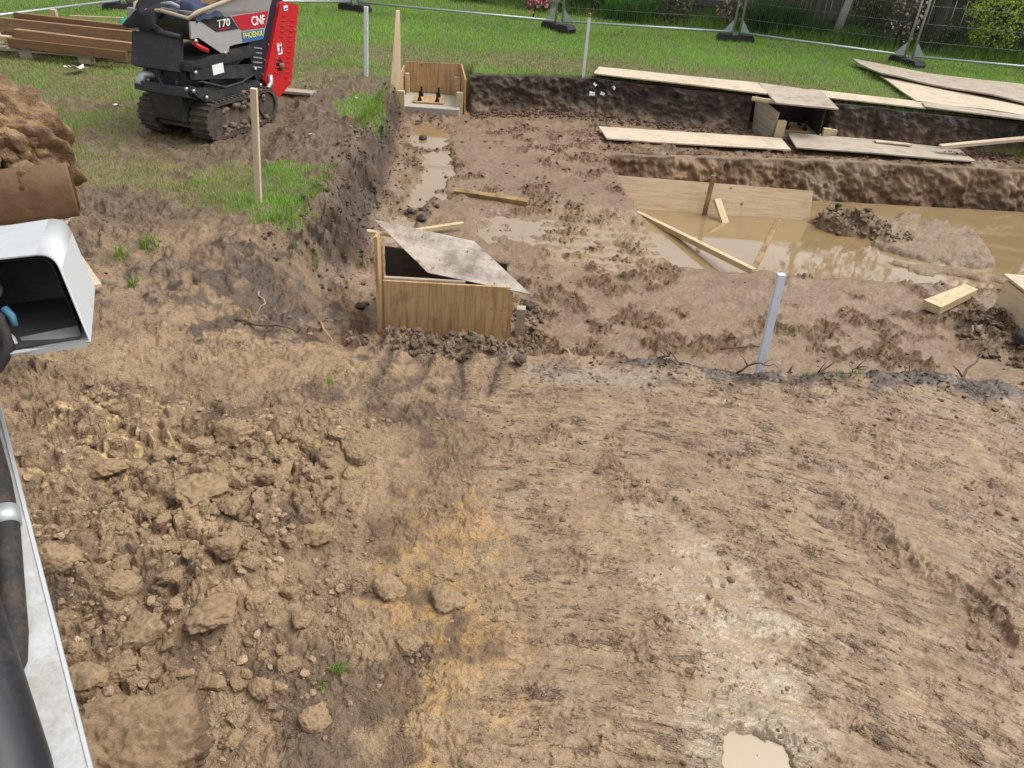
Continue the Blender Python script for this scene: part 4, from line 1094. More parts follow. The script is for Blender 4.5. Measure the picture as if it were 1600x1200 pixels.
# far right, lidded
rb = empty('formwork_box', (3.85, 11.8, -.5), 0, 'far plywood formwork box under a lid board at the back of the pit', 'formwork box', 'plywood formwork boxes')
L_ = lambda p: (p[0] - 3.85, p[1] - 11.8, p[2] + .5)
slab('side_panel', [L_(p) for p in [(3.30, 11.95, .0), (3.53, 11.42, -.11), (3.50, 11.42, -.5), (3.33, 11.85, -.5)]], .018, M['pallet'], rb, seed=18)
slab('side_panel', [L_(p) for p in [(4.25, 12.3, .0), (4.235, 11.55, -.03), (4.235, 11.55, -.5), (4.25, 12.3, -.5)]], .018, M['ply_shade'], rb, seed=19)
slab('back_panel', [L_(p) for p in [(3.28, 12.32, .0), (4.26, 12.32, .0), (4.26, 12.32, -.5), (3.28, 12.32, -.5)]], .018, M['ply_shade'], rb, seed=20)
for (x, y, z1, w) in [(3.60, 11.42, -.21, .13), (4.30, 11.48, -.29, .11), (4.42, 11.55, -.32, .09)]:
    bm = bmesh.new(); add_box(bm, L_((x, y, (z1 - .52) / 2)), (w, .07, z1 + .52)); bm_obj('corner_post', bm, M['pine'], rb, bevel=.003)
pad(3.90, 11.85, .78, .80, -.42, 0, 'concrete pad in shadow under the far lid board')
template(3.92, 11.84, -.415, 0, .42, .40, 'bolt template on the shaded pad under the far lid board')
board('square lid board lying over the far right formwork box', [(3.42, 12.42, .085), (4.32, 12.16, .075), (4.31, 11.30, .03), (3.45, 11.40, .03)], .02, 'ply_grey', 'lid_board', 'lid board', None, seed=21)
tag(beam('pine_batten', (3.17, 11.66, .01), (3.55, 11.62, -.01), .05, .05, M['pine']), 'pine batten under the lid board of the far right box', 'batten')
# middle box with sloping lid
mb = empty('formwork_box', (-.53, 5.5, -.5), 0, 'plywood formwork box with a sloping muddy lid in the middle of the pit', 'formwork box', 'plywood formwork boxes')
L_ = lambda p: (p[0] + .53, p[1] - 5.5, p[2] + .5)
slab('front_panel', [L_(p) for p in [(-1.00, 5.10, -.045), (-.06, 5.16, -.06), (-.06, 5.16, -.55), (-1.00, 5.10, -.55)]], .02, M['ply_v'], mb, seed=22)
slab('side_panel', [L_(p) for p in [(-.04, 5.17, -.10), (-.06, 5.46, -.16), (-.06, 5.46, -.55), (-.04, 5.17, -.55)]], .02, M['ply_v'], mb, seed=23)
slab('side_panel', [L_(p) for p in [(-1.03, 5.085, .30), (-1.075, 5.42, .20), (-1.09, 5.75, -.55), (-1.03, 5.085, -.55)]], .022, M['ply_v'], mb, seed=24)
slab('back_panel', [L_(p) for p in [(-1.05, 5.47, .06), (-.10, 5.44, .0), (-.10, 5.44, -.55), (-1.05, 5.47, -.55)]], .02, M['ply_shade'], mb, seed=25)
slab('inner_strip', [L_(p) for p in [(-1.00, 5.125, -.03), (-.4, 5.16, -.04), (-.4, 5.19, -.04), (-1.0, 5.155, -.03)]], .03, M['pallet'], mb, seed=28)
for (x, y, z1, w) in [(.03, 5.24, -.26, .07), (-.12, 5.38, -.24, .06)]:
    bm = bmesh.new(); add_box(bm, L_((x, y, (z1 - .52) / 2)), (w, .07, z1 + .52)); bm_obj('corner_post', bm, M['pallet'], mb, bevel=.003)
pad(-.55, 5.31, .86, .24, -.40, 0, 'concrete pad in the dark inside the middle formwork box')
template(-.53, 5.31, -.395, 0, .42, .22, 'bolt template in the dark inside the middle formwork box')
board('muddy plywood lid sloping across the middle formwork box', [(-1.14, 5.55, .245), (-.36, 5.43, .175), (.09, 5.13, -.085), (-.69, 5.25, -.025)], .02, 'ply_lid', 'lid_board', 'lid board', None, seed=26)
tag(beam('pine_batten', (-1.19, 5.50, .165), (-.70, 5.56, .10), .045, .022, M['pine']), 'pine batten lying under the raised lid of the middle box', 'batten')
# right edge box
eb = empty('formwork_box', (4.8, 6.0, -.5), 0, 'fresh plywood formwork box cut by the right edge of the picture', 'formwork box', 'plywood formwork boxes')
L_ = lambda p: (p[0] - 4.8, p[1] - 6.0, p[2] + .5)
slab('side_panel', [L_(p) for p in [(4.215, 6.20, -.17), (4.26, 5.30, -.15), (4.26, 5.30, -.56), (4.215, 6.2, -.56)]], .02, M['ply'], eb, seed=27)
slab('front_panel', [L_(p) for p in [(4.28, 5.30, -.16), (5.3, 5.34, -.17), (5.3, 5.34, -.56), (4.28, 5.30, -.56)]], .02, M['ply'], eb, seed=29)
slab('back_panel', [L_(p) for p in [(4.235, 6.19, -.17), (5.28, 6.23, -.17), (5.28, 6.23, -.56), (4.235, 6.19, -.56)]], .02, M['ply'], eb, seed=30)
slab('side_panel', [L_(p) for p in [(5.30, 6.22, -.17), (5.32, 5.34, -.17), (5.32, 5.34, -.56), (5.30, 6.22, -.56)]], .02, M['ply'], eb, seed=31)
board('pale lid board on the formwork box at the right edge', [(4.19, 6.25, -.135), (5.35, 6.28, -.14), (5.35, 5.26, -.13), (4.235, 5.24, -.12)], .02, 'ply_pale', 'lid_board', 'lid board', None, seed=32)

M['treated_light'] = mat_wood('brown_timber_light', (0.20, 0.115, 0.06), (0.29, 0.175, 0.095), (0.35, 0.225, 0.13), mud=0.1)
# ------------------------------------------------------------------ timber stack on a pallet, far left
pl = empty('pallet', (-6.65, 11.5, 0), -.05, 'grey wooden pallet under the brown timber stack', 'pallet')
for i in range(11):
    x = -1.15 + i * .175
    slab('slat', [(x - .05, .52, .14), (x + .05, .52, .14), (x + .05 + .02, -.52, .14), (x - .05 + .02, -.52, .14)], .02, M['pallet'], pl, seed=40 + i, nx=2, ny=4)
for y in (-.48, 0, .48):
    beam('stringer', (-1.25, y, .105), (.68, y, .105), .09, .028, M['pallet'], pl)
    for x in (-1.15, -.28, .55):
        beam('block', (x - .09, y, .046), (x + .09, y, .046), .1, .088, M['pallet'], pl)
def timber(label, a, b, w, h, mat='treated', name='timber_beam'):
    return tag(beam(name, a, b, w, h, M[mat]), label, 'timber', 'brown timbers stacked on the pallet')
timber('lowest brown timber at the front of the stack', (-7.15, 11.02, .205), (-5.50, 10.92, .155), .09, .115)
timber('light-edged brown timber lying on the lowest front timber', (-7.06, 11.08, .315), (-5.30, 10.97, .255), .09, .105, 'treated_light')
timber('wide brown board leaning behind the front timbers', (-7.52, 11.40, .36), (-5.3, 11.26, .315), .06, .165, 'treated_light')
timber('uppermost dark brown timber at the back of the stack', (-7.30, 11.54, .455), (-5.35, 11.42, .40), .07, .08)
timber('yellowish timber end at the far left of the stack', (-8.6, 11.22, .235), (-7.20, 11.14, .225), .09, .06, 'pine')
timber('thin pale lath behind the stack', (-6.75, 11.95, .42), (-5.3, 11.9, .46), .04, .03, 'pine')
timber('lowest hidden timber at the back of the stack', (-7.45, 11.40, .20), (-5.4, 11.28, .18), .1, .12)
timber('second hidden timber at the back of the stack', (-7.25, 11.54, .36), (-5.4, 11.42, .31), .09, .09)
timber('small upright pine block behind the stack', (-6.88, 11.75, .2), (-6.86, 11.75, .53), .08, .06, 'pine')
bm = bmesh.new()
bmesh.ops.create_grid(bm, x_segments=14, y_segments=10, size=1)
for v in bm.verts:
    u, w = v.co.x, v.co.y
    v.co = Vector((u * .26, w * .14, .08 * (1 - u * u * .6) * (1 - w * w) + .035 * mnoise.noise(Vector((u * 2.3, w * 2.9, 1.7)))))
e_ = bmesh.ops.solidify(bm, geom=bm.faces[:], thickness=.006)
tag(bm_obj('plastic_bag', bm, M['green'], None, True, (-5.62, 11.72, .44)), 'green plastic bag on the timber stack beside the dumper', 'bag')
def scrap(label, x, y, z, r, mat, seed, cat='litter', name='paper_scrap', stand=.4):
    bm = bmesh.new(); bmesh.ops.create_grid(bm, x_segments=7, y_segments=6, size=1)
    for v in bm.verts:
        u, w = v.co.x, v.co.y
        k = 1 + .35 * mnoise.noise(Vector((math.atan2(w, u) * 1.5, seed, 0)))
        v.co = Vector((u * r * k, w * r * .62 * k, r * stand * (.5 + mnoise.noise(Vector((u * 1.4, w * 1.6, seed * 2.2)))) + r * .35 * max(0, -u - .2)))
    bmesh.ops.solidify(bm, geom=bm.faces[:], thickness=.002)
    o = bm_obj(name, bm, M[mat], None, False, (x, y, z)); o.rotation_euler = (0, 0, seed * 1.3)
    return tag(o, label, cat)
scrap('crumpled white paper on the grass in front of the pallet', -5.98, 10.45, .03, .13, 'white', 1.0)
scrap('small white scrap of litter on the bare ground left of the dumper', -4.75, 8.95, .02, .05, 'white', 2.1)
# plastic scraps caught in the cut bank
for i, (x, z, r, lab) in enumerate([(.90, -.19, .045, 'torn white plastic scrap low in the cut bank, left one'), (1.06, -.18, .035, 'small white plastic scrap in the cut bank beside the torn one'), (.93, -.06, .03, 'white plastic shred at the top of the cut bank'), (1.22, -.08, .03, 'right white plastic shred near the top of the cut bank')]):
    o = scrap(lab, x, float(np.interp(x, *YB)) - .13 + z * .22, z, r, 'plastic', 3.3 + i, 'litter', 'plastic_scrap', .3); o.rotation_euler = (1.35, .3 * i, .2)

# ------------------------------------------------------------------ tracked mini dumper (local x runs front to rear, y to its left, z up)
DZ = gz(-3.2, 8.0)
du = empty('mini_dumper', (-3.27, 7.85, DZ), math.atan2(.95, .31), 'red and grey tracked mini dumper with a jacket in its skip', 'dumper')
def side(name, prof, t0, t1, mat, bevel=.006, parent=du, smooth=False):
    bm = bmesh.new(); add_prism(bm, prof, t0, t1, lambda u, v, w: (u, w, v)); return bm_obj(name, bm, M[mat], parent, smooth, bevel=bevel)
def rounded_loop(pts_r, n=9):
    """outline round a row of circles (belt path)"""
    out = []
    m = len(pts_r)
    for i in range(m):
        x0, z0, r0 = pts_r[i - 1]; x1, z1, r1 = pts_r[i]; x2, z2, r2 = pts_r[(i + 1) % m]
        a0 = math.atan2(-(x1 - x0), (z1 - z0)) ; a1 = math.atan2(-(x2 - x1), (z2 - z1))
        # left-hand normals of the incoming and outgoing runs
        while a1 < a0 - 1e-6: a1 += 2 * PI
        for k in range(n): 
            a = a0 + (a1 - a0) * k / (n - 1); out.append((x1 + r1 * math.cos(a), z1 + r1 * math.sin(a)))
    return out
for t0, t1 in ((0.0, .215), (.65, .865)):
    # run clockwise seen from -y so that normals point outward
    circ = [(.15, .185, .175), (.15 + .0, .185, .175)]
    path = rounded_loop([(.17, .15, .15), (.50, .10, .10), (.95, .10, .10), (1.06, .18, .16), (.55, .285, .05)][::-1]) if False else None
    outer = []
    for a in np.linspace(PI / 2, 3 * PI / 2 - .35, 12): outer.append((.175 + .185 * math.cos(a), .19 + .185 * math.sin(a)))
    outer += [(.30, .0), (.55, -.005), (.85, .0)]
    for a in np.linspace(-PI / 2 + .35, PI / 2, 12): outer.append((1.02 + .175 * math.cos(a), .185 + .175 * math.sin(a)))
    outer += [(.8, .372), (.6, .362), (.4, .37)]
    bm = bmesh.new()
    th = .035
    c = np.array(outer); cen = np.array([.6, .185])
    inner = []
    for i in range(len(c)):
        d = c[(i + 1) % len(c)] - c[i - 1]; nrm = np.array([-d[1], d[0]]); nrm /= np.linalg.norm(nrm)
        if nrm @ (cen - c[i]) < 0: nrm = -nrm
        inner.append(tuple(c[i] + nrm * th))
    rings = []
    for prof, t in ((outer, t0), (outer, t1), (inner, t1), (inner, t0)):
        rings.append([bm.verts.new((x, t, z)) for x, z in prof])
    n = len(outer)
    for A, B in zip(rings, rings[1:] + rings[:1]):
        for k in range(n): bm.faces.new((A[k], A[(k + 1) % n], B[(k + 1) % n], B[k]))
    belt = bm_obj('track', bm, M['muddy'], du, False)
    # cleats
    per = np.r_[0, np.cumsum(np.hypot(*(np.roll(c, -1, 0) - c).T))]
    cl = bmesh.new(); nc = 44
    for k in range(nc):
        s = per[-1] * k / nc; j = int(np.searchsorted(per, s, 'right') - 1) % n; f = (s - per[j]) / (per[j + 1] - per[j])
        p = c[j] * (1 - f) + c[(j + 1) % n] * f; d = c[(j + 1) % n] - c[j]; ang = math.atan2(d[1], d[0])
        add_box(cl, (p[0], (t0 + t1) / 2, p[1]), (.03, t1 - t0 + .004, .036), Matrix.Rotation(-ang, 3, 'Y'))
    tr_ = bm_obj('cleats', cl, M['muddy'], belt, bevel=.004); tr_['kind'] = 'stuff'
    side('track_frame', [(.20, .06), (1.0, .05), (1.04, .20), (.78, .30), (.66, .24), (.52, .30), (.24, .24)], t0 + .045, t1 - .05, 'muddy_frame', .01)
    for x, r in ((.175, .14), (.45, .055), (.62, .055), (.79, .055), (1.02, .13)):
        bm = bmesh.new(); add_tube(bm, [(x, t0 + .02, .19 if r > .1 else .075), (x, t1 - .02, .19 if r > .1 else .075)], r, 18); bm_obj('roller', bm, M['muddy'], du, False)
# caked mud on the near track
def mud_lump(seed, sub=2, flat=.7, amp=.35):
    bm = bmesh.new(); bmesh.ops.create_icosphere(bm, subdivisions=sub, radius=1)
    for v in bm.verts:
        d = v.co.normalized()
        k = 1 + amp * mnoise.noise(d * 1.3 + Vector((seed * 7.1, seed, 0))) + amp * .55 * mnoise.noise(d * 3.1 + Vector((0, seed * 3.3, 5))) + (amp * .3 * mnoise.noise(d * 7 + Vector((seed, 0, 9))) if sub > 2 else 0)
        v.co = Vector((d.x * k, d.y * k * .85, d.z * k * flat))
    return bm
bm = bmesh.new()
for k in range(60):
    b2 = mud_lump(k * .37 + 3, 2)
    sx = random.uniform(.25, 1.0); r = random.uniform(.02, .05)
    me_ = bpy.data.meshes.new('tmp'); b2.to_mesh(me_); b2.free()
    nv = len(bm.verts); bm.from_mesh(me_); bm.verts.ensure_lookup_table()
    zz = random.choice([random.uniform(.03, .12), random.uniform(.24, .37), random.uniform(.33, .385)])
    off_ = Vector((sx, random.uniform(.01, .05) if zz < .33 else random.uniform(0, .2), zz))
    for v in bm.verts[nv:]: v.co = v.co * r + off_
    bpy.data.meshes.remove(me_)
mo = bm_obj('caked_mud', bm, M['muddy_frame'], du, True); mo['kind'] = 'stuff'
# chassis and scissor lift
side('chassis', [(.02, .13), (1.1, .12), (1.12, .42), (-.02, .40)], .235, .63, 'muddy')
side('front_plate', [(-.03, .20), (.02, .16), (.04, .46), (-.06, .50)], .225, .64, 'black')
side('base_frame', [(-.12, .48), (.10, .395), (1.02, .345), (1.04, .43), (.30, .50), (-.10, .56)], .10, .74, 'black')
side('lift_arm', [(-.09, .52), (.09, .40), (1.0, .37), (1.0, .43), (.16, .48), (-.06, .58)], .055, .095, 'black')
side('lift_arm', [(.0, .625), (.02, .745), (.96, .615), (.985, .50), (.88, .49)], .09, .13, 'black')
side('lift_arm', [(.15, .50), (.22, .47), (.93, .70), (.88, .76), (.5, .66)], .135, .165, 'black')
side('lift_arm', [(.0, .625), (.02, .745), (.96, .615), (.985, .50), (.88, .49)], .66, .70, 'black')
side('lift_platform', [(.0, .70), (.02, .78), (.40, .80), (1.0, .80), (1.04, .72), (.9, .695)], .09, .76, 'black')
side('deck_block', [(.02, .47), (.02, .70), (.75, .74), (.9, .44)], .19, .66, 'black')
side('front_guard', [(-.04, .69), (.02, .66), (.10, .97), (.06, 1.0)], .22, .80, 'black')
bm = bmesh.new(); add_tube(bm, [(.07, .22, .99), (.05, .80, 1.05)], .03, 10); bm_obj('front_tube', bm, M['black'], du, True)
bm = bmesh.new(); add_tube(bm, [(-.10, .70, .52), (.0, .70, .60), (.06, .60, .60)], .045, 10); bm_obj('headlamp_pod', bm, M['galv'], du, True)
for (x, t, z) in [(.03, .085, .69), (.97, .085, .565), (.90, .13, .705), (.09, .05, .445), (-.08, .05, .54), (-.13, .09, .565), (.53, .10, .795), (.12, .10, .965), (.98, .05, .40)]:
    bm = bmesh.new(); add_tube(bm, [(x, t, z), (x, t - .02, z)], .019, 10); bm_obj('pin', bm, M['steel'], du, True)
bm = bmesh.new(); add_tube(bm, [(.10, .12, .955), (.17, .095, .90), (.27, .095, .855)], [.016, .026, .024], 10); bm_obj('red_lever', bm, M['red'], du, True)
bm = bmesh.new(); add_box(bm, (.38, .0875, .665), (.17, .004, .095)); bm_obj('white_plate', bm, M['white'], du)
# skip: shell with flared upper band, open top, sloping chute at the front
bm = bmesh.new()
tn, tf = .125, .80
side_l = [(.19, 1.14), (1.40, 1.10), (1.23, .83), (.64, .845)]      # lower side panel
up_l = [(.17, 1.215), (1.12, 1.33), (1.50, 1.36), (1.40, 1.10), (.19, 1.14)]
def skip_shell(off):
    b = bmesh.new()
    def quad(pts): b.faces.new([b.verts.new(p) for p in pts])
    for t, fl in ((tn, -1), (tf, 1)):
        quad([(x, t, z) for x, z in side_l])
        quad([(.19, t, 1.14), (1.40, t, 1.10), (1.50, t + fl * .05, 1.36), (1.12, t + fl * .05, 1.33), (.17, t + fl * .03, 1.215)])
    quad([(.64, tn, .845), (1.23, tn, .83), (1.23, tf, .83), (.64, tf, .845)])
    quad([(.19, tn, 1.14), (.64, tn, .845), (.64, tf, .845), (.19, tf, 1.14)])
    quad([(1.23, tn, .83), (1.40, tn, 1.10), (1.40, tf, 1.10), (1.23, tf, .83)])
    quad([(1.40, tn, 1.10), (1.50, tn - .05, 1.36), (1.50, tf + .05, 1.36), (1.40, tf, 1.10)])
    quad([(.17, tn - .03, 1.215), (.19, tn, 1.14), (.19, tf, 1.14), (.17, tf + .03, 1.215)])
    bmesh.ops.remove_doubles(b, verts=b.verts, dist=.002)
    bmesh.ops.recalc_face_normals(b, faces=b.faces)
    return b
b = skip_shell(0); bmesh.ops.solidify(b, geom=b.faces[:], thickness=.008)
skip = bm_obj('skip', b, M['grey_skip'], du)
# clay lining on the inner faces
b = bmesh.new()
for pts in ([(.22, tn + .014, 1.14), (1.38, tn + .014, 1.11), (1.46, tn - .03, 1.34), (1.12, tn - .03, 1.31)], [(.22, tf - .014, 1.14), (1.38, tf - .014, 1.11), (1.46, tf + .03, 1.34), (1.12, tf + .03, 1.31), (.2, tf + .01, 1.2)],
            [(.25, tn + .014, 1.12), (.65, tn + .014, .87), (.65, tf - .014, .87), (.25, tf - .014, 1.12)], [(.65, tn + .014, .87), (1.22, tn + .014, .86), (1.22, tf - .014, .86), (.65, tf - .014, .87)],
            [(1.21, tn + .014, .86), (1.38, tn + .014, 1.10), (1.38, tf - .014, 1.10), (1.21, tf - .014, .86)], [(1.38, tn + .01, 1.10), (1.475, tn - .03, 1.345), (1.475, tf + .03, 1.345), (1.38, tf - .01, 1.10)]):
    b.faces.new([b.verts.new(p) for p in pts])
bm_obj('clay_lining', b, M['rust'], skip)
b = bmesh.new(); add_tube(b, [(1.50, tn - .055, 1.365), (1.12, tn - .055, 1.335), (.20, tn - .035, 1.215), (.11, tn + .0, 1.165), (.12, .45, 1.20), (.10, .76, 1.17), (.2, tf + .03, 1.22), (1.12, tf + .05, 1.335), (1.5, tf + .05, 1.365)], .019, 8)
bm_obj('rim', b, M['rim'], skip, True)
side('side_bracket', [(.09, 1.14), (.20, 1.13), (.62, .86), (.585, .775), (.52, .775), (.17, .99), (.07, .99)], .095, .115, 'grey_skip')
side('side_bracket', [(.09, 1.14), (.20, 1.13), (.62, .86), (.585, .775), (.52, .775), (.17, .99), (.07, .99)], .81, .83, 'grey_skip')
side('corner_plate', [(.02, 1.0), (.05, 1.0), (.09, 1.20), (.05, 1.2)], .68, .80, 'grey_skip')
# printed plates: dark band, red band, lettering
TY = tn - .006
def plate(name, prof, t, mat, parent=skip, th=.003):
    b = bmesh.new(); add_prism(b, prof, t, t + th, lambda u, v, w: (u, w, v)); return bm_obj(name, b, M[mat], parent)
plate('dark_band', [(.26, 1.128), (.72, 1.118), (.83, .985), (.475, 1.0)], TY, 'darkprint')
plate('red_band', [(.755, 1.112), (1.375, 1.098), (1.285, .945), (.88, .965), (.845, .99)], TY, 'redprint')
plate('side_rib', [(.20, 1.13), (.245, 1.13), (.69, .845), (.625, .843)], TY - .012, 'grey_skip', skip, .014)
def lettering(word, x, z, h, width, mat, t, parent, shear=0.0, bold=0.0, slant=0.0):
    cu = bpy.data.curves.new(word.lower() + '_lettering', 'FONT'); cu.body = word; cu.size = 1.0; cu.extrude = 0.01; cu.offset = bold; cu.shear = shear
    ob = bpy.data.objects.new('tmp_text', cu); COL.objects.link(ob)
    bpy.context.view_layer.update()
    me = bpy.data.meshes.new_from_object(ob.evaluated_get(bpy.context.evaluated_depsgraph_get()))
    COL.objects.unlink(ob); bpy.data.objects.remove(ob)
    co = np.empty(len(me.vertices) * 3, np.float32); me.vertices.foreach_get('co', co); co = co.reshape(-1, 3)
    lo, hi = co.min(0), co.max(0)
    u = (co[:, 0] - lo[0]) / (hi[0] - lo[0]); v = (co[:, 1] - lo[1]) / (hi[1] - lo[1])
    V = np.stack([x + u * width, t - .002 - (co[:, 2] - lo[2]) * .1, z + v * h + slant * u], 1).astype(np.float32)
    me.vertices.foreach_set('co', V.ravel()); me.update()
    return link('lettering', me, M[mat], parent)
lettering('T70', .50, 1.035, .072, .20, 'white', TY, skip, .12, .015, -.004)
plate('red_underline', [(.50, 1.022), (.66, 1.018), (.665, 1.006), (.51, 1.010)], TY - .003, 'redprint')
lettering('CNF', 1.055, .985, .092, .235, 'white', TY, skip, .0, .022, -.006)
plate('blue_sticker', [(.875, .945), (1.245, .93), (1.225, .835), (.875, .852)], TY - .001, 'blue')
lettering('PHOENIX', .885, .880, .058, .335, 'yellow', TY - .002, skip, 0, .012, -.012)
# engine cover: blue-black slotted side, red louvred panel leaning back
side('engine_body', [(1.04, .40), (1.20, .26), (1.60, .30), (1.88, 1.08), (1.56, 1.24), (1.45, 1.22), (.98, .78)], .155, .72, 'navy', .012)
side('slotted_panel', [(1.42, 1.22), (1.585, 1.16), (1.17, .43), (1.04, .44), (.96, .78)], .136, .16, 'navy', .004)
red = side('red_panel', [(1.57, 1.15), (1.66, 1.165), (1.90, 1.11), (1.905, 1.06), (1.63, .29), (1.36, .185), (1.20, .25), (1.145, .42)], .095, .15, 'red', .012)
b = bmesh.new(); add_prism(b, [(1.905, 1.10), (1.62, .29), (1.64, .28), (1.93, 1.09)], .10, .72, lambda u, v, w: (u, w, v)); bm_obj('rear_panel', b, M['red'], du, bevel=.006)
def on_panel(fx, fz):      # fx across 0..1, fz up 0..1
    bx0, bz0 = 1.19 + .40 * fx, .30 + .06 * fx * 0; tx0, tz0 = 1.60 + .285 * fx, 1.12 - .03 * fx
    return bx0 + (tx0 - bx0) * fz, bz0 + (tz0 - bz0) * fz
lou = None
for fx in (.24, .80):
    for k in range(12):
        fz = .20 + k * .063 if fx < .5 else .10 + k * .066
        x, z = on_panel(fx, fz)
        b = bmesh.new(); add_box(b, (x, .092, z), (.075, .012, .013), Matrix.Rotation(.10, 3, 'Y')); bm_obj('louvre', b, M['red'], red, bevel=.003)
for k in range(5):
    z = .56 + k * .048; x = 1.0 + (k * .0)
    b = bmesh.new(); add_box(b, (x + .09 + .01 * k, .134, z), (.15, .008, .012), Matrix.Rotation(.22, 3, 'Y')); bm_obj('slot', b, M['galv'], du)
for (x, z) in [(1.56, 1.13), (1.50, .92), (1.33, .76), (1.235, .61), (1.165, .47), (1.66, 1.14), (1.40, .61), (1.60, .33), (1.80, .86)]:
    b = bmesh.new(); add_tube(b, [(x, .137, z), (x, .128 if x < 1.57 and z > .45 and (x, z) != (1.40, .61) else .086, z)], .011, 8); bm_obj('bolt', b, M['steel'], du)
for (x, z, w, h) in [(1.66, 1.10, .075, .05), (1.47, .70, .085, .12)]:
    b = bmesh.new(); add_box(b, (x, .0915, z), (w, .006, h)); st = bm_obj('sticker', b, M['white'], red)
    if h > .1:
        b = bmesh.new(); add_prism(b, [(1.455, .675), (1.475, .665), (1.495, .70), (1.50, .73), (1.475, .715)], .086, .089, lambda u, v, w: (u, w, v)); bm_obj('dark_print', b, M['bolt'], st)
        b = bmesh.new(); add_box(b, (1.47, .0875, .752), (.06, .003, .012)); bm_obj('red_print', b, M['redprint'], st)
    else:
        b = bmesh.new(); add_box(b, (1.66, .0875, 1.095), (.06, .003, .014)); bm_obj('blue_print', b, M['blue'], st)
b = bmesh.new(); add_tube(b, [(1.44, .094, .53), (1.44, .090, .53)], .062, 20); bm_obj('exhaust_hole', b, M['bolt'], red)
b = bmesh.new(); add_tube(b, [(1.45, .12, .52), (1.47, .06, .515)], [.034, .034], 12); bm_obj('exhaust_pipe', b, M['rust'], red, True)
b = bmesh.new(); add_tube(b, [(1.22, .08, .46), (1.21, .07, .38), (1.14, .07, .335), (1.06, .08, .34)], [.028, .03, .02, .016], 10); bm_obj('lever_handle', b, M['galv'], du, True)
b = bmesh.new()
add_tube(b, [(1.55, .25, 1.22), (1.62, .25, 1.36), (1.78, .25, 1.36)], .014, 8); add_tube(b, [(1.55, .6, 1.22), (1.62, .6, 1.36), (1.78, .6, 1.36)], .014, 8)
bm_obj('control_bar', b, M['steel'], du, True)
b = bmesh.new()
for t in (.2, .3, .4, .5, .6): add_tube(b, [(1.60, t, 1.18), (1.585, t, 1.30)], .010, 7)
bm_obj('control_levers', b, M['bolt'], du, True)
for pts_ in ([(.0, .20, .60), (.12, .10, .585), (.45, .085, .47), (.75, .09, .47), (.95, .10, .52)], [(.05, .30, .66), (-.03, .28, .58), (-.02, .30, .50), (.04, .34, .42)], [(.06, .50, .68), (-.05, .47, .60), (-.06, .42, .50), (.0, .40, .44)]):
    b = bmesh.new(); add_tube(b, pts_, .013, 8); bm_obj('hydraulic_hose', b, M['hose'], du, True)
# jacket thrown over the front of the skip
def cloth(name, x0, x1, t0, t1, z0, amp, seed, mat, parent, drop=None):
    bm = bmesh.new(); bmesh.ops.create_grid(bm, x_segments=26, y_segments=26, size=.5)
    for v in bm.verts:
        u, w = v.co.x + .5, v.co.y + .5
        k = 1 - (2 * abs(u - .5)) ** 4; k2 = 1 - (2 * abs(w - .5)) ** 4
        z = z0 + amp * k * k2 * (1.0 + .9 * mnoise.noise(Vector((u * 3.2 + seed, w * 3.0, seed)))) + .03 * mnoise.noise(Vector((u * 8 + w * 5, w * 4, seed * 2)))
        if drop: z -= drop * max(0, .30 - u) ** 1.0 * 2.5
        e = .05 * mnoise.noise(Vector((u * 3, w * 3, seed + 8)))
        v.co = Vector((x0 + (x1 - x0) * u + e, t0 + (t1 - t0) * w - e, z))
    bmesh.ops.solidify(bm, geom=bm.faces[:], thickness=.012)
    return bm_obj(name, bm, M[mat], parent, True)
jk = empty('jacket', du.location, du.rotation_euler.z, 'dark jacket and blue cloth thrown over the front of the skip', 'jacket')
cloth('black_body', .0, .52, .46, .86, 1.16, .16, 1.3, 'blackcloth', jk, .16)
cloth('blue_sleeve', .16, .60, .08, .52, 1.14, .13, 4.1, 'denim', jk)
b = bmesh.new(); add_tube(b, [(.15, .46, 1.26), (.17, .36, 1.27), (.20, .27, 1.235), (.24, .2, 1.20)], [.012, .018, .016, .008], 8); bm_obj('pale_stripe', b, M['palecloth'], jk, True)

# ------------------------------------------------------------------ digger arm close on the left: boom, ram, hoses, lamp hood, dipper, bucket
ex = empty('excavator', (-.30, .10, gz(-.3, .1)), 0, 'white and black digger arm with a work lamp hood and clay-coated bucket', 'digger')
exl = ex.location
def W(p): return (p[0] - exl.x, p[1] - exl.y, p[2] - exl.z)
A = Vector((-.535, .565, 1.45)); B = Vector((-.895, 1.075, 1.69)); dB = (B - A).normalized()
nL = Vector((-dB.y, dB.x, 0)).normalized()            # to the left of the boom, level
nU = dB.cross(nL).normalized(); 
if nU.z < 0: nU = -nU
def bp(s, l, u): return A + dB * s + nL * l + nU * u   # along, left, up
def bplate(name, s0, s1, l0, l1, u0, u1, mat, parent=ex, bevel=.003):
    bm = bmesh.new()
    P = [bp(s, l, u) for s in (s0, s1) for l in (l0, l1) for u in (u0, u1)]
    v = [bm.verts.new(W(p)) for p in P]
    for f in ((0, 1, 3, 2), (4, 6, 7, 5), (0, 4, 5, 1), (2, 3, 7, 6), (0, 2, 6, 4), (1, 5, 7, 3)): bm.faces.new([v[i] for i in f])
    return bm_obj(name, bm, M[mat], parent, bevel=bevel)
bplate('boom', -1.0, 2.1, .085, .20, -.22, -.006, 'boom')
bplate('boom_flange', -1.0, 2.1, .0, .205, -.005, .004, 'boom', ex, .0015)
bplate('flange_edge', -1.0, 2.1, .0, .005, .004, .006, 'hood', ex, 0)
bm = bmesh.new(); add_tube(bm, [W(bp(-.9, .090, .075)), W(bp(.02, .092, .075)), W(bp(.30, .108, .075)), W(bp(.33, .112, .075))], [.058, .058, .055, .045], 40); bm_obj('ram_barrel', bm, M['cyl'], ex, True)
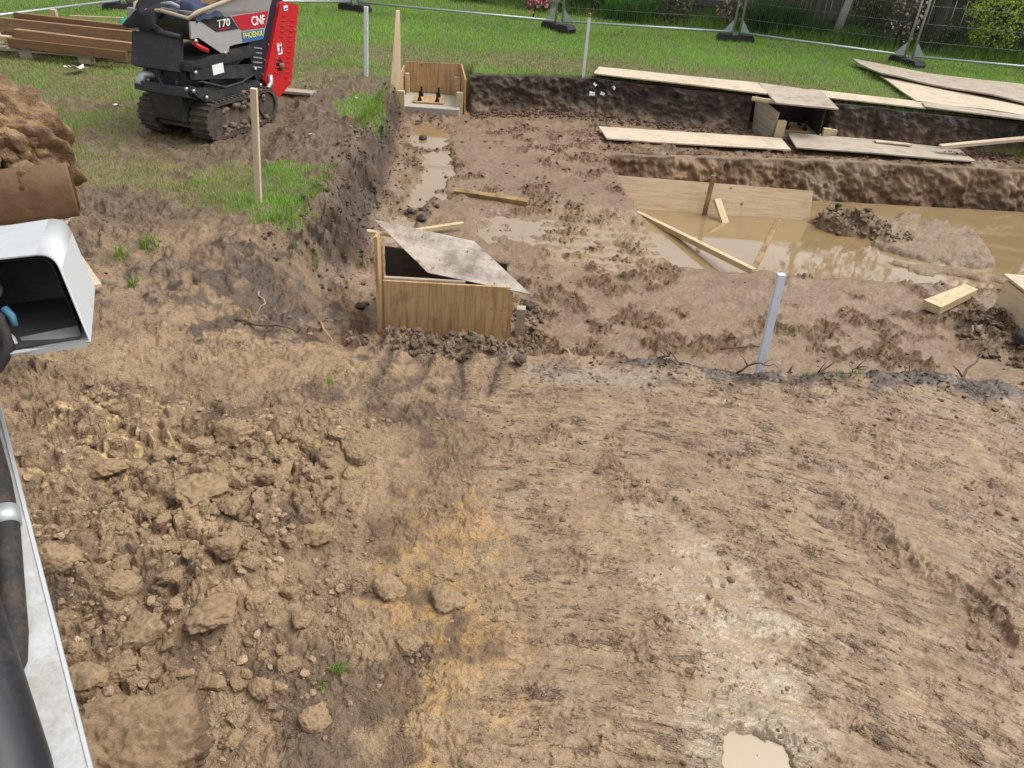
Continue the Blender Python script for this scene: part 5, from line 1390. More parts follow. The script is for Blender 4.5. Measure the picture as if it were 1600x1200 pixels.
bm = bmesh.new(); add_tube(bm, [W(bp(.33, .118, .075)), W(bp(1.6, .16, .06))], .024, 16); bm_obj('ram_rod', bm, M['steel'], ex, True)
bm = bmesh.new(); add_tube(bm, [W(bp(s_, l_, u_)) for s_, l_, u_ in ((.95, .05, .03), (.60, .028, .026), (.48, .027, .024), (.40, .030, .022), (.30, .043, .022), (.22, .053, .022), (.18, .061, .022), (.16, .073, .020), (.155, .09, .016), (.165, .115, .014))], [.017, .018, .019, .019, .020, .0205, .020, .019, .017, .015], 18); bm_obj('hose', bm, M['hose'], ex, True)
bm = bmesh.new(); add_tube(bm, [W(bp(.395, .031, .022)), W(bp(.425, .0295, .0225))], .0225, 20); bm_obj('hose_clamp', bm, M['galv'], ex, True)
bm = bmesh.new(); add_tube(bm, [W(bp(.60, .075, .02)), W(bp(.50, .072, .02)), W(bp(.38, .075, .018)), W(bp(.2, .085, .016))], .012, 12); bm_obj('hose', bm, M['hose'], ex, True)

# lamp hood: open box with rounded edge, dark inside
def round_corners(P, radii):
    out = []
    n = len(P)
    for i, r in enumerate(radii):
        p, a, b = Vector(P[i]), Vector(P[i - 1]), Vector(P[(i + 1) % n])
        if r == 0: out.append(p); continue
        s = p + (a - p).normalized() * r; e = p + (b - p).normalized() * r
        for k in range(7):
            t = k / 6; out.append(s * (1 - t) ** 2 + p * 2 * t * (1 - t) + e * t * t)
    return out
FL = [(-.92, 1.019, 1.956), (-.697, 1.041, 1.990), (-.632, .969, 1.880), (-.872, .939, 1.834)]
BL = [(-1.043, 1.218, 1.912), (-.798, 1.249, 1.958), (-.735, 1.179, 1.853), (-1.0, 1.147, 1.805)]
FLv = [Vector(W(p)) for p in round_corners(FL, (0, .028, .006, 0))]; BLv = [Vector(W(p)) for p in round_corners(BL, (0, .030, .006, 0))]
NH = len(FLv)
cF = sum((Vector(W(p)) for p in FL), Vector()) / 4; cB = sum((Vector(W(p)) for p in BL), Vector()) / 4
def hood_loop(P, c, k): return [c + (p - c) * k for p in P]
lamp = link('work_lamp', bpy.data.meshes.new('work_lamp'), M['hood'], ex)
bm = bmesh.new()
L1 = [bm.verts.new(p) for p in FLv]; L2 = [bm.verts.new(p) for p in BLv]
for k in range(NH): bm.faces.new((L1[k], L2[k], L2[(k + 1) % NH], L1[(k + 1) % NH]))
bm.faces.new(L2)
bmesh.ops.recalc_face_normals(bm, faces=bm.faces)
bmesh.ops.solidify(bm, geom=bm.faces[:], thickness=.003)
bm.to_mesh(lamp.data); bm.free()
for p in lamp.data.polygons: p.use_smooth = len(p.vertices) == 4 and p.area < .004
bm = bmesh.new()
I1 = [bm.verts.new(p) for p in hood_loop([a.lerp(b, .02) for a, b in zip(FLv, BLv)], cF.lerp(cB, .02), .90)]
I2 = [bm.verts.new(p) for p in hood_loop([a.lerp(b, .86) for a, b in zip(FLv, BLv)], cF.lerp(cB, .86), .86)]
for k in range(NH): bm.faces.new((I1[k], I1[(k + 1) % NH], I2[(k + 1) % NH], I2[k]))
bm.faces.new(I2[::-1])
bm_obj('inner_liner', bm, M['hoodin'], lamp)
bm = bmesh.new()
v = [bm.verts.new(W(p)) for p in [(-.668, 1.012, 1.884), (-.763, .998, 1.862), (-.714, .946, 1.865), (-.632, .956, 1.881)]]
bm.faces.new(v); bmesh.ops.solidify(bm, geom=bm.faces[:], thickness=.004); bm_obj('lip_plate', bm, M['hood_lip'], lamp, bevel=.001)
bm = bmesh.new(); add_tube(bm, [W((-.862, 1.095, 1.885)), W((-.846, 1.085, 1.894)), W((-.838, 1.08, 1.898))], [.018, .015, .008], 16); bm_obj('lamp_lens', bm, M['concrete'], lamp, True)
bm = bmesh.new(); add_tube(bm, [W((-.775, 1.003, 1.908)), W((-.762, .996, 1.900)), W((-.755, .988, 1.888))], [.006, .006, .004], 10); bm_obj('blue_connector', bm, M['bluefit'], lamp, True)
bm = bmesh.new(); add_tube(bm, [W(p) for p in [(-.80, 1.0, 1.91), (-.775, .985, 1.902), (-.764, .972, 1.885), (-.756, .962, 1.869), (-.762, .951, 1.853), (-.777, .937, 1.832), (-.803, .928, 1.80), (-.86, .93, 1.74)]], .0085, 12); bm_obj('cable', bm, M['hose'], ex, True)
bm = bmesh.new(); add_tube(bm, [W((-.80, 1.01, 1.87)), W((-.765, .985, 1.868)), W((-.752, .975, 1.852))], [.005, .005, .003], 8); bm_obj('bracket_tab', bm, M['hood_lip'], lamp, True)
bm = bmesh.new(); add_tube(bm, [W((-.95, 1.12, 1.80)), W((-1.02, 1.18, 1.72))], .02, 12); bm_obj('lamp_bracket', bm, M['boom'], ex, True)
# boom carries on out of the picture to the dipper and bucket
bm = bmesh.new(); 
def seg(bm, a, b, w, h):
    a, b = Vector(a), Vector(b); X = (b - a).normalized(); Y = Vector((0, 0, 1)).cross(X).normalized(); Z = X.cross(Y)
    P = [(a if i == 0 else b) + Y * j * w / 2 + Z * k * h / 2 for i in (0, 1) for j in (-1, 1) for k in (-1, 1)]
    v = [bm.verts.new(W(p)) for p in P]
    for f in ((0, 1, 3, 2), (4, 6, 7, 5), (0, 4, 5, 1), (2, 3, 7, 6), (0, 2, 6, 4), (1, 5, 7, 3)): bm.faces.new([v[i] for i in f])
tip = bp(4.3, .1, -.12)
seg(bm, bp(2.08, .1, -.15), tip, .18, .26); bm_obj('boom_end', bm, M['boom'], ex, bevel=.004)
bm = bmesh.new(); seg(bm, tip + Vector((.03, -.1, .25)), (-3.75, 4.25, 1.12), .14, .2); bm_obj('dipper', bm, M['boom'], ex, bevel=.004)
# bucket: shell extruded across its width, caked with clay
_cb, _sb = math.cos(math.radians(36)), math.sin(math.radians(36))
def WB(p):
    x, y = p[0] + 2.73, p[1] - 4.42
    return W((-2.73 + x * _cb - y * _sb, 4.42 + x * _sb + y * _cb, p[2]))
bprof = [(4.40, .96), (4.405, .80), (4.41, .66), (4.43, .615), (4.50, .60), (4.66, .595), (4.82, .63), (4.95, .76), (5.00, .98), (4.97, .99), (4.91, .80), (4.79, .69), (4.66, .65), (4.52, .655), (4.46, .69), (4.45, .80), (4.44, .95)]
bm = bmesh.new()
n = len(bprof); segs = 60
rings = []
for i in range(segs + 1):
    x = -3.78 + (1.05) * i / segs
    rings.append([bm.verts.new(Vector(WB((x, y + .018 * mnoise.noise(Vector((x * 4, z * 4, 1))) + (.022 * mnoise.noise(Vector((x * 5, z * 6, 3)))) + (.010 * mnoise.noise(Vector((x * 15, z * 17, 5)))), z + .01 * mnoise.noise(Vector((x * 9, z * 2, 7))) - .03 * (i / segs))))) for y, z in bprof])
for Ar, Br in zip(rings, rings[1:]):
    for k in range(n): bm.faces.new((Ar[k], Br[k], Br[(k + 1) % n], Ar[(k + 1) % n]))
bm.faces.new(rings[0]); bm.faces.new(rings[-1][::-1])
M['bucket'] = mat_paint('clay_coated_bucket', (.185, .112, .058), .85, (.10, .06, .032), .45, bump=.02, scale=3.5)
bk = bm_obj('bucket', bm, M['bucket'], ex, True)
for x in (-3.785, -2.725):
    bm = bmesh.new()
    add_prism(bm, [(4.43, .93), (4.45, .70), (4.52, .62), (4.66, .59), (4.81, .63), (4.94, .76), (4.98, .96)], x - .012, x + .012, lambda u, v, w: Vector(WB((w, u, v - .03 * (w + 3.78)))))
    bm_obj('cheek', bm, M['bucket'], bk)
for i in range(5):
    bm = bmesh.new(); add_box(bm, WB((-3.68 + i * .21, 5.02, 1.0)), (.07, .05, .12)); bm_obj('tooth', bm, M['steel'], bk, bevel=.004)
# clay heaped in the bucket
def soil_blob(name, c, r, sub, amp, seed, colA, colB, power=1.0, floor=None, cell=6.0):
    bm = bmesh.new(); bmesh.ops.create_icosphere(bm, subdivisions=sub, radius=1)
    V = np.array([v.co[:] for v in bm.verts]); F = np.array([[v.index for v in f.verts] for f in bm.faces]); bm.free()
    V /= np.linalg.norm(V, axis=1)[:, None]
    V = np.sign(V) * np.abs(V) ** power
    Pq = V * np.array(r)
    a = Pq[:, 0] + Pq[:, 2] * .31; b = Pq[:, 1] + Pq[:, 2] * .73
    q1 = fbm(a * 3 + seed, b * 3 + Pq[:, 2] * 2, 4, 301); q2 = fbm(a * 9 + seed, b * 9 - Pq[:, 2] * 5, 4, 303)
    g1, g2, gi = worley(a * cell + .3 * q2, b * cell + Pq[:, 2] * 2, 305); h1, h2, hi = worley(a * cell * 2.6 + .4 * q2, b * cell * 2.6 - Pq[:, 2] * 4, 306)
    d = amp * (.55 * q1 + .35 * q2 + .55 * np.clip(1 - g1 * 1.15, 0, 1) * (.4 + gi) + .25 * np.clip(1 - h1 * 1.2, 0, 1) * hi)
    Pq = Pq + V * d[:, None]
    if floor is not None: Pq[:, 2] = np.maximum(Pq[:, 2], floor)
    me = mesh_np(name, Pq + np.array(c), F)
    set_col(me, lerp(np.array([colA]), np.array([colB]), sm(q1 * .8 + q2 * .8 + gi - .4, -.3, .7)[:, None])); set_val(me, np.full(len(V), .12))
    return link(name, me, M['soil'])
_h = soil_blob('clay_heap', (0, 0, 0), (.56, .21, .34), 6, .13, 2.0, (.27, .175, .09), (.17, .105, .055), .8, cell=8.5)
_w = WB((-3.24, 4.69, .99)); _h.location = (_w[0] + exl.x, _w[1] + exl.y, _w[2] + exl.z); _h.rotation_euler = (0, .16, math.radians(36))
tag(_h, 'heap of brown clay piled in the raised bucket', 'clay heap')

# ------------------------------------------------------------------ clods
def lump_mesh(seed, sub, amp=.30, flat=.72):
    bm = bmesh.new(); bmesh.ops.create_icosphere(bm, subdivisions=sub, radius=1)
    V = np.array([v.co[:] for v in bm.verts]); F = np.array([[v.index for v in f.verts] for f in bm.faces]); bm.free()
    V /= np.linalg.norm(V, axis=1)[:, None]
    # a few random flat cuts make it look broken rather than round
    r = np.random.default_rng(500 + seed)
    P = V * (1 + amp * .5 * fbm(V[:, 0] * 1.6 + seed * 3.1 + V[:, 2], V[:, 1] * 1.6 - V[:, 2] * .8, 2, 401)[:, None])
    for _ in range(16):
        nrm = r.normal(size=3); nrm /= np.linalg.norm(nrm); h = r.uniform(.52, .92)
        d = P @ nrm - h
        P = P - np.where(d > 0, d * .85, 0)[:, None] * nrm
    q = fbm(P[:, 0] * 4 + seed, P[:, 1] * 4 + P[:, 2] * 3, 3, 402); q2 = fbm(P[:, 0] * 11 + P[:, 2] * 6, P[:, 1] * 11 - P[:, 2] * 7 + seed, 2, 403)
    q3 = fbm(P[:, 0] * 26 + P[:, 2] * 17, P[:, 1] * 26 - P[:, 2] * 15 + seed, 2, 404)
    pl_, _c = plates(P[:, 0] * 3.2 + P[:, 2] * 2.1 + seed, P[:, 1] * 3.2 - P[:, 2] * 1.7, 405, .25, .6)
    P = P * (1 + .13 * q + .05 * q2 + .015 * q3 + .07 * (pl_ - .5))[:, None]
    P[:, 2] *= flat
    return P, F, q
big = []
for s in range(9):
    P, F, q = lump_mesh(s, 5); me = mesh_np('clay_lump', P, F)
    set_col(me, lerp(np.array([[.30, .208, .117]]), np.array([[.225, .155, .087]]), sm(q, -.2, .6)[:, None])); set_val(me, np.full(len(P), .15)); me.materials.append(M['lump']); big.append(me)
P, F, q = lump_mesh(41, 6, .25, 1.0)
pp, pc = plates(P[:, 0] * 4 + P[:, 2] * 2.3, P[:, 1] * 4 - P[:, 2] * 2.7, 407, .3, .7)
pf_, _ = plates(P[:, 0] * 11 + P[:, 2] * 6.3, P[:, 1] * 11 - P[:, 2] * 7.7, 408, .35, .6)
rough_ = sm(P[:, 0] * .7 - P[:, 2] * .5 + .4 * q, -.3, .4)
P = P * (1 + (.02 + .13 * rough_) * (pp - .5) + (.01 + .06 * rough_) * (pf_ - .5))[:, None]
me = mesh_np('clay_block', P, F); set_col(me, lerp(np.array([[.27, .185, .104]]), np.array([[.15, .10, .058]]), sm(rough_ + .5 * q, .2, .9)[:, None])); set_val(me, np.full(len(P), .2))
_k = link('clay_block', me, M['block']); _k.location = (-1.20, 1.47, -.16); _k.scale = (.31, .25, .20); _k.rotation_euler = (.12, .20, .5)
tag(_k, 'large sheared block of clay at the bottom left beside the white digger arm', 'clay block')
used = []
def clod(x, y, s, label, k=None, group='lumps of dug clay in front of the digger arm', sq=1.0, lift=.25):
    o = bpy.data.objects.new('clay_lump', big[k if k is not None else random.randrange(9)]); COL.objects.link(o)
    o.location = (x, y, gz(x, y) + s * .5 * (lift - .16)); o.rotation_euler = (random.uniform(-.4, .4), random.uniform(-.4, .4), random.uniform(0, 6.28))
    o.scale = (s * .5 * random.uniform(.9, 1.2), s * .5 * random.uniform(.8, 1.1), s * .5 * random.uniform(.75, 1.0) * sq)
    used.append((x, y, s))
    return tag(o, label, 'clay lump', group)
named = [(-.90, 2.66, .19, 'lone round clay lump lying clear of the pile on its right'), (-1.54, 3.38, .24, 'left of two big clay lumps at the top of the pile'), (-1.30, 3.44, .19, 'right of two big clay lumps at the top of the pile'), (-1.47, 2.77, .25, 'broad angular clay lump in the middle of the pile'),
         (-1.27, 2.66, .13, 'upright clay lump just right of the broad angular one'), (-1.18, 2.10, .26, 'widest flat-topped clay lump low in the pile'), (-1.53, 1.74, .17, 'rounded clay lump wedged between the white arm and the large clay block'), (-1.42, 1.79, .13, 'small rounded clay lump touching the large clay block'),
         (-1.92, 2.30, .20, 'clay lump at the left rim of the pile beside the white arm'), (-.93, 3.08, .105, 'small clay lump on the smooth ground right of the pile'), (-.22, 2.34, .16, 'dark clay lump in the yellow clay strip'), (-.50, 2.40, .18, 'lumpy clay clod at the left of the yellow clay strip'), (-.35, 2.08, .115, 'half-buried clay clod low in the yellow clay strip'),
         (-.67, 1.72, .12, 'clay lump near the tiny green sprout'), (-.92, 1.84, .11, 'small clay lump right of the large clay block')]
for x, y, s, lab in named: clod(x, y, s, lab, sq=.7 if 'flat' in lab else 1.0)
for i in range(1500):
    if len(used) > 115: break
    x = random.uniform(-2.25, -.8); y = random.uniform(1.5, 3.45)
    if x < -1.15 - .42 * (y - 1.0) * 1.0 - .1: continue
    if y < 1.75 and x < -.95: continue
    s = .05 + .14 * random.random() ** 1.8
    if any(math.hypot(x - a, y - b) < (s + c) * .42 for a, b, c in used): continue
    clod(x, y, s, 'crumbly brown clay lump in the pile in front of the digger arm')
dark = []
for s in range(4):
    P, F, q = lump_mesh(20 + s, 3); me = mesh_np('dark_clod', P, F)
    set_col(me, lerp(np.array([[.055, .042, .034]]), np.array([[.035, .028, .024]]), sm(q, -.2, .5)[:, None])); set_val(me, np.full(len(P), .5)); me.materials.append(M['lump']); dark.append(me)
for i, (x, y, s, lab) in enumerate([(-1.07, 7.72, .10, 'dark soil clod on the pit floor behind the batten, upper of four'), (-.93, 7.82, .08, 'dark soil clod farthest right of four behind the batten'), (-1.04, 7.45, .13, 'largest dark soil clod near the end of the short batten'), (-1.18, 7.62, .09, 'dark soil clod at the edge of the lower left puddle'),
                                    (-1.42, 10.35, .13, 'dark soil clod sitting in the far left puddle'), (.08, 5.72, .10, 'grey wet clod right of the middle box lid'), (-1.27, 5.5, .09, 'dark soil clod left of the middle box'), (3.62, 4.75, .20, 'dark topsoil clod on the near edge at the right'),
                                    (4.12, 5.55, .22, 'dark soil clod against the right edge box'), (1.22, 4.55, .12, 'dark soil clod on the near edge left of the blue stake')]):
    o = bpy.data.objects.new('soil_clod', dark[i % 4]); COL.objects.link(o); o.location = (x, y, max(gz(x, y), -.53) + s * .15); o.rotation_euler = (0, 0, i * 1.7); o.scale = (s * .55, s * .5, s * .45)
    tag(o, lab, 'soil clod')
for i, (x, y, s, lab) in enumerate([(-2.24, 10.1, .06, 'small pale stone on the mud behind the grass lip'), (-2.36, 8.35, .07, 'small grey stone on the mud between dumper and pit'), (-2.05, 8.9, .05, 'tiny pale stone near the pit lip')]):
    o = bpy.data.objects.new('stone', dark[i]); COL.objects.link(o); o.location = (x, y, gz(x, y) + .01); o.scale = (s * .6, s * .5, s * .4)
    o.data = o.data.copy(); o.data.materials.clear(); o.data.materials.append(M['concrete']); tag(o, lab, 'stone')

# uncounted crumbs and flakes: joined into single meshes
def crumbs(name, pts, base, colr, wetv=.2):
    """pts: x, y, z, size, flatness, squash"""
    Vs, Fs, Cs, off = [], [], [], 0
    base = [(P.astype(np.float32), F) for P, F in base]
    for k, (P, F) in enumerate(base):
        sel = pts[k::len(base)]; n = len(sel)
        if not n: continue
        a = RNG.random(n) * 2 * PI; c, s = np.cos(a), np.sin(a); tl = (RNG.random(n) - .5) * .9
        Q = P[None, :, :] * sel[:, None, 3:4] * np.stack([np.ones(n), sel[:, 5], sel[:, 4]], 1)[:, None, :]
        x = Q[..., 0] * c[:, None] - Q[..., 1] * s[:, None]; y = Q[..., 0] * s[:, None] + Q[..., 1] * c[:, None]
        z = Q[..., 2] + x * tl[:, None] * .6
        Vs.append(np.stack([x + sel[:, 0:1], y + sel[:, 1:2], z + sel[:, 2:3]], 2).reshape(-1, 3))
        Fs.append((F[None] + (np.arange(n) * len(P))[:, None, None] + off).reshape(-1, 3)); off += n * len(P)
        Cs.append(np.repeat(colr(sel), len(P), 0))
    me = mesh_np(name, np.concatenate(Vs), np.concatenate(Fs), False)
    C = np.concatenate(Cs); set_col(me, C); set_val(me, np.full(len(C), wetv))
    return tag(link(name, me, M['soil']), kind='stuff')
small = [lump_mesh(60 + s, 2, .5, .75)[:2] for s in range(4)]
tiny = [lump_mesh(70 + s, 1, .5, .75)[:2] for s in range(5)]
def scatter(n, x0, x1, y0, y1, dens, smin, smax, p=2.5, flat=(.5, 1.0), sink=.42):
    x = RNG.uniform(x0, x1, n); y = RNG.uniform(y0, y1, n)
    k = RNG.random(n) < dens(x, y); x, y = x[k], y[k]; n = len(x)
    z = ground(x, y); s = smin + (smax - smin) * RNG.random(n) ** p
    f = RNG.uniform(*flat, n)
    return np.stack([x, y, z + s * f * (.5 - sink) * .5, s * .5, f, RNG.uniform(.5, 1.0, n)], 1)
def soilcol(lo, hi):
    return lambda sel: lerp(np.array([lo]), np.array([hi]), RNG.random((len(sel), 1))) * (1 + .12 * RNG.normal(size=(len(sel), 1)))
def heap_clods(n):
    med = [lump_mesh(80 + q_, 3, .3, .85)[:2] for q_ in range(4)]
    Vs, Fs, Cs, off = [], [], [], 0
    for i in range(n):
        d = RNG.normal(size=3); d[2] = abs(d[2]) * .9 - .5; d /= np.linalg.norm(d)
        r_ = .045 + .10 * RNG.random() ** 1.7
        p = np.array([d[0] * .50, d[1] * .26, d[2] * .38])
        P, F = med[i % 4]
        ax = Matrix.Rotation(RNG.random() * 6.28, 3, 'Z') @ Matrix.Rotation(RNG.random() * 2, 3, 'X')
        Q = (P * r_ * np.array([1, .85, .8])) @ np.array(ax).T + p
        Vs.append(Q); Fs.append(F + off); off += len(P)
        Cs.append(np.repeat((np.array([[.27, .18, .095]]) * (.72 + .5 * RNG.random())), len(P), 0))
    me = mesh_np('heap_clods', np.concatenate(Vs), np.concatenate(Fs), True)
    set_col(me, np.concatenate(Cs)); set_val(me, np.full(off, .15))
    o = link('heap_clods', me, M['soil'], _h); o['kind'] = 'stuff'
heap_clods(130)
d_lump = lambda x, y: np.clip(sm(-x + .35 * fbm(x * 2, y * 2, 2, 501), .55, 1.2) * sm(3.9 - y, 0, .4) * (.35 + .65 * sm(fbm(x * 3, y * 3, 2, 502), -.3, .3)), 0, 1)
crumbs('clay_crumbs', scatter(5200, -2.5, -.3, 1.3, 4.0, d_lump, .012, .06, 2.2), small, soilcol((.26, .18, .105), (.40, .285, .175)), .12)
d_mid = lambda x, y: .8 * sm(fbm(x * 2.3, y * 2.3, 3, 503), -.05, .4)
crumbs('clay_crumbs', scatter(3800, -1.2, .25, 1.3, 4.3, d_mid, .008, .04, 2.5), tiny, soilcol((.18, .12, .07), (.32, .225, .135)), .15)
d_sm = lambda x, y: sm(fbm(x * 2.1 + 4, y * 2.1, 3, 504), .02, .5) * .8 + .12
d_cl = lambda x, y: sm(fbm(x * 2.4, y * 2.4, 4, 48), .18, .5) * .9
crumbs('clay_flakes', scatter(5200, -.1, 3.6, 1.35, 4.4, d_cl, .012, .06, 2.4, (.35, .8)), tiny, soilcol((.15, .10, .06), (.30, .21, .13)), .2)
crumbs('clay_flakes', scatter(7000, -.2, 3.6, 1.35, 4.4, d_sm, .006, .034, 3.0, (.35, .8)), tiny, soilcol((.17, .115, .07), (.31, .22, .135)), .15)
d_pit = lambda x, y: sm(fbm(x * .8 + 3, y * .8, 4, 51) + .10, -.05, .3) * sm(fbm(x * 3.1, y * 3.1, 3, 52), -.3, .25) * (1 - sm((x - np.interp(y, *TL)) / .05) * sm(y - 6.7, 0, .05) * (y < 10.3)) * sm(x - np.interp(y, *XF), 0, .2) + .03
def pit_pts(n, x0, x1, y0, y1, *a, **k):
    P = scatter(n, x0, x1, y0, y1, d_pit, *a, **k); return P[(P[:, 2] > -.62) & (P[:, 2] < -.2)]
crumbs('mud_crumbs', pit_pts(9000, -1.5, 5.5, 4.7, 8.5, .012, .055, 2.4, (.4, .85)), tiny, soilcol((.10, .058, .032), (.19, .12, .07)), .3)
crumbs('mud_crumbs', pit_pts(6500, -1.7, 1.4, 8.0, 12.2, .018, .07, 2.2, (.4, .85)), tiny, soilcol((.085, .05, .03), (.16, .10, .06)), .3)
d_one = lambda x, y: np.full(x.shape, .75)
def back_foot(n, x0, x1):
    x = RNG.uniform(x0, x1, n); y = np.interp(x, *YB) - .16 - .38 * RNG.random(n) ** 1.6
    z = ground(x, y); s = .015 + .075 * RNG.random(n) ** 2.2; f = RNG.uniform(.5, .95, n)
    return np.stack([x, y, z + s * .2, s * .5, f, RNG.uniform(.5, 1, n)], 1)
crumbs('soil_crumbs', np.concatenate([back_foot(1300, -.9, 3.3), back_foot(1500, 4.3, 9)]), tiny, soilcol((.07, .045, .03), (.17, .105, .065)), .2)
def ledge(n):
    x = RNG.uniform(1.0, 9, n); y = np.interp(x, *TB) + RNG.uniform(-.05, 1.1, n); k = y < np.interp(x, *YB) - .1; x, y = x[k], y[k]; n = len(x)
    s = .012 + .05 * RNG.random(n) ** 2.5; f = RNG.uniform(.4, .9, n); z = ground(x, y)
    return np.stack([x, y, z + s * .15, s * .5, f, RNG.uniform(.5, 1, n)], 1)
crumbs('soil_crumbs', ledge(2600), tiny, soilcol((.10, .065, .04), (.22, .145, .09)), .2)
def disc(n, cx, cy, rx, ry, smin, smax, p=1.8):
    a = RNG.random(n) * 2 * PI; q = np.sqrt(RNG.random(n)); x = cx + rx * q * np.cos(a); y = cy + ry * q * np.sin(a)
    z = ground(x, y); s = smin + (smax - smin) * RNG.random(n) ** p; f = RNG.uniform(.55, 1, n)
    return np.stack([x, y, z + s * .2, s * .5, f, RNG.uniform(.6, 1, n)], 1)
crumbs('clay_crumbs', np.concatenate([disc(460, -.5, 4.72, .70, .30, .015, .085), disc(220, 4.0, 5.7, .32, .5, .02, .10), disc(160, .1, 5.4, .12, .5, .02, .08)]), small, soilcol((.085, .06, .042), (.22, .15, .09)), .2)
crumbs('clay_crumbs', np.concatenate([disc(200, 4.05, 9.35, .55, .42, .03, .13, 1.6), disc(60, 4.45, 9.0, .3, .25, .02, .1)]), small, soilcol((.17, .11, .065), (.25, .17, .10)), .25)
d_left = lambda x, y: np.clip((1 - lawn_mask(x, y)) * sm(fbm(x * 1.5, y * 1.5, 3, 506), -.2, .4) * .7, 0, 1)
def left_pts(n):
    P = scatter(n, -4.4, -1.0, 3.6, 10.8, d_left, .010, .055, 2.6, (.4, .9)); return P
def leftcol(sel):
    t = sm(sel[:, 1] + .5 * RNG.normal(size=len(sel)), 4.4, 6.0)[:, None]
    return lerp(lerp(np.array([[.15, .10, .06]]), np.array([[.26, .18, .105]]), RNG.random((len(sel), 1))), lerp(np.array([[.075, .052, .037]]), np.array([[.15, .103, .066]]), RNG.random((len(sel), 1))), t)
crumbs('soil_crumbs', left_pts(3200), tiny, leftcol, .2)
def edge_pts(n):
    x = RNG.uniform(.5, 4.2, n); y = 4.52 + .10 * RNG.normal(size=n); k = RNG.random(n) < .3 + .7 * sm(fbm(x * 1.7, x * 0, 2, 507), -.3, .3); x, y = x[k], y[k]; n = len(x)
    s = .008 + .04 * RNG.random(n) ** 3; f = RNG.uniform(.4, .8, n); z = ground(x, y)
    return np.stack([x, y, z + s * .06, s * .5, f, RNG.uniform(.5, 1, n)], 1)
crumbs('soil_crumbs', edge_pts(1500), tiny, soilcol((.05, .037, .028), (.15, .105, .07)), .3)
def lip_pts(n):
    y = RNG.uniform(5.5, 11.0, n); t = RNG.random(n); x = np.interp(y, *XT) * (1 - t) + np.interp(y, *XF) * t + RNG.normal(size=n) * .05
    s = .012 + .06 * RNG.random(n) ** 2.2; f = RNG.uniform(.5, .95, n); z = ground(x, y)
    return np.stack([x, y, z + s * .12, s * .5, f, RNG.uniform(.5, 1, n)], 1)
crumbs('soil_crumbs', lip_pts(900), tiny, soilcol((.06, .043, .032), (.13, .09, .056)), .3)

# ------------------------------------------------------------------ roots and twigs sticking out of the mud
def twig(label, pts, r, mat='root', branches=2):
    bm = bmesh.new()
    P = [Vector(p) for p in pts]
    n = 9; L = []
    for i in range(n):
        t = i / (n - 1) * (len(P) - 1); k = min(int(t), len(P) - 2); q = P[k].lerp(P[k + 1], t - k)
        w = .018 if 0 < i < n - 1 else 0
        L.append(q + Vector((random.uniform(-w, w), random.uniform(-w, w), random.uniform(-w, w) * .8)))
    r *= 1.7
    add_tube(bm, L, [r * (1 - .75 * i / (n - 1)) for i in range(n)], 7)
    for b in range(branches):
        k = random.randrange(2, n - 2); d = Vector((random.uniform(-1, 1), random.uniform(-.3, 1), random.uniform(0, 1))).normalized() * random.uniform(.06, .14)
        add_tube(bm, [L[k], L[k] + d * .5 + Vector((0, 0, .01)), L[k] + d], [r * .5, r * .35, r * .15], 6)
    return tag(bm_obj('root_twig', bm, M[mat], None, True), label, 'root')
def at(x, y, h=0): return (x, y, gz(x, y) + h)
twig('root running level along the near edge below the blue stake, left part', [at(1.22, 4.60, .03), at(1.42, 4.66, .06), at(1.75, 4.60, .02)], .013)
twig('curved bare twig rising from the near edge right of the blue stake', [at(2.1, 4.68, .0), at(2.16, 4.72, .14), at(2.36, 4.85, .19)], .010, branches=1)
twig('short dark upright root stub beside the blue stake', [at(1.93, 4.66, -.02), at(1.95, 4.70, .09), at(2.0, 4.72, .15)], .014)
twig('looping dark twig on the near edge in the middle of the root row', [at(2.35, 4.70, .0), at(2.42, 4.74, .10), at(2.56, 4.72, .08), at(2.62, 4.70, -.01)], .010)
twig('tall forked twig standing at the near edge towards the right', [at(3.12, 4.70, -.02), at(3.18, 4.76, .12), at(3.42, 4.95, .25)], .011, branches=3)
twig('thick stub at the foot of the tall forked twig', [at(3.08, 4.66, -.02), at(3.10, 4.70, .07)], .022, branches=0)
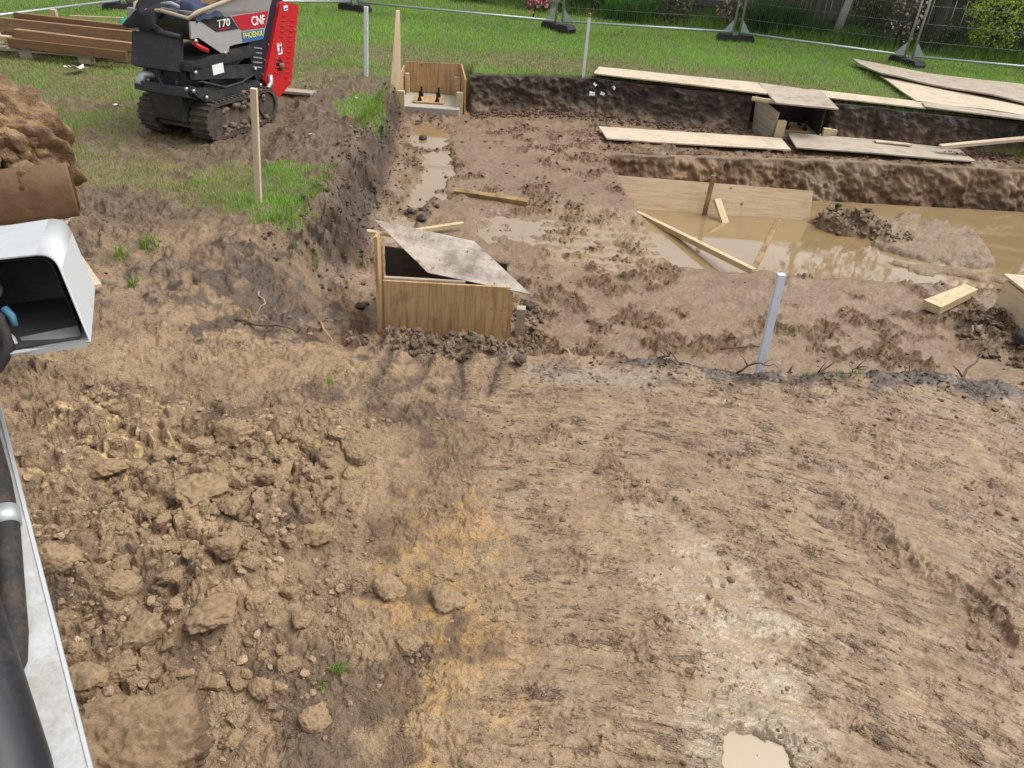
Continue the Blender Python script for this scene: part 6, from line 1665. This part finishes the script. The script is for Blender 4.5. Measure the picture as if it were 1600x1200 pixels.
twig('long root lying on the mud at the left end of the near edge', [at(.58, 4.78, .03), at(.78, 4.66, .035), at(1.0, 4.62, .02)], .012)
twig('pale root lying on the mud right of the middle box heap', [at(.37, 4.98, .02), at(.42, 4.86, .03), at(.46, 4.66, .02)], .008, 'root_pale', 0)
twig('pale bent root stub standing on the slope left of the middle box', [at(-1.46, 4.96, -.01), at(-1.42, 4.86, .10), at(-1.28, 4.62, .04)], .009, 'root_pale', 1)
twig('second pale root stub on the slope left of the middle box', [at(-1.50, 4.80, -.01), at(-1.48, 4.78, .09)], .010, 'root_pale', 0)
twig('dark root lying across the slope in front of the hollow', [at(-1.95, 4.62, .02), at(-1.65, 4.58, .04), at(-1.35, 4.60, .02)], .007, branches=1)
twig('thin pale root curling by the dark hollow on the slope', [at(-1.92, 5.05, .01), at(-1.84, 4.92, .05), at(-1.86, 4.78, .02)], .005, 'root_pale', 0)
twig('cut end of a round root at the smeared bank corner', [at(.02, 4.34, .02), at(.08, 4.36, .05)], .026, branches=0)
twig('thin twig lying on the pit floor near the right', [at(1.6, 5.2, .015), at(1.8, 5.24, .03), at(2.0, 5.3, .01)], .006, branches=1)
twig('fine root hanging from the left lip of the pit', [at(-1.75, 6.9, .03), at(-1.66, 6.88, .0), at(-1.6, 6.86, .02)], .006, branches=2)

# finer roots torn out along the near edge
_rl = ['by the grass sprouts', 'below the pale offcut', 'left of the blue stake', 'half way to the right edge', 'under the looping twig', 'near the dark topsoil clod', 'beside the tall forked twig', 'close to the grey smear patch', 'left of the curved twig', 'at the right end of the dark strip']
for i, lab in enumerate(_rl):
    x = (2.28, 3.45, 1.52, 2.85, 2.70, 3.75, 3.30, .98, 2.05, 4.0)[i]; y = 4.58 + .12 * math.sin(i * 2.3); a = 1.1 * math.sin(i * 1.7); l = .16 + .05 * (i % 3)
    twig('fine dark root torn from the soil ' + lab, [at(x, y, 0), at(x + l * .5 * math.cos(a), y + l * .4 * math.sin(a), .03 + .035 * (i % 3)), at(x + l * math.cos(a), y + l * .7 * math.sin(a), .02 + .05 * ((i + 1) % 2))], .0055, branches=2)
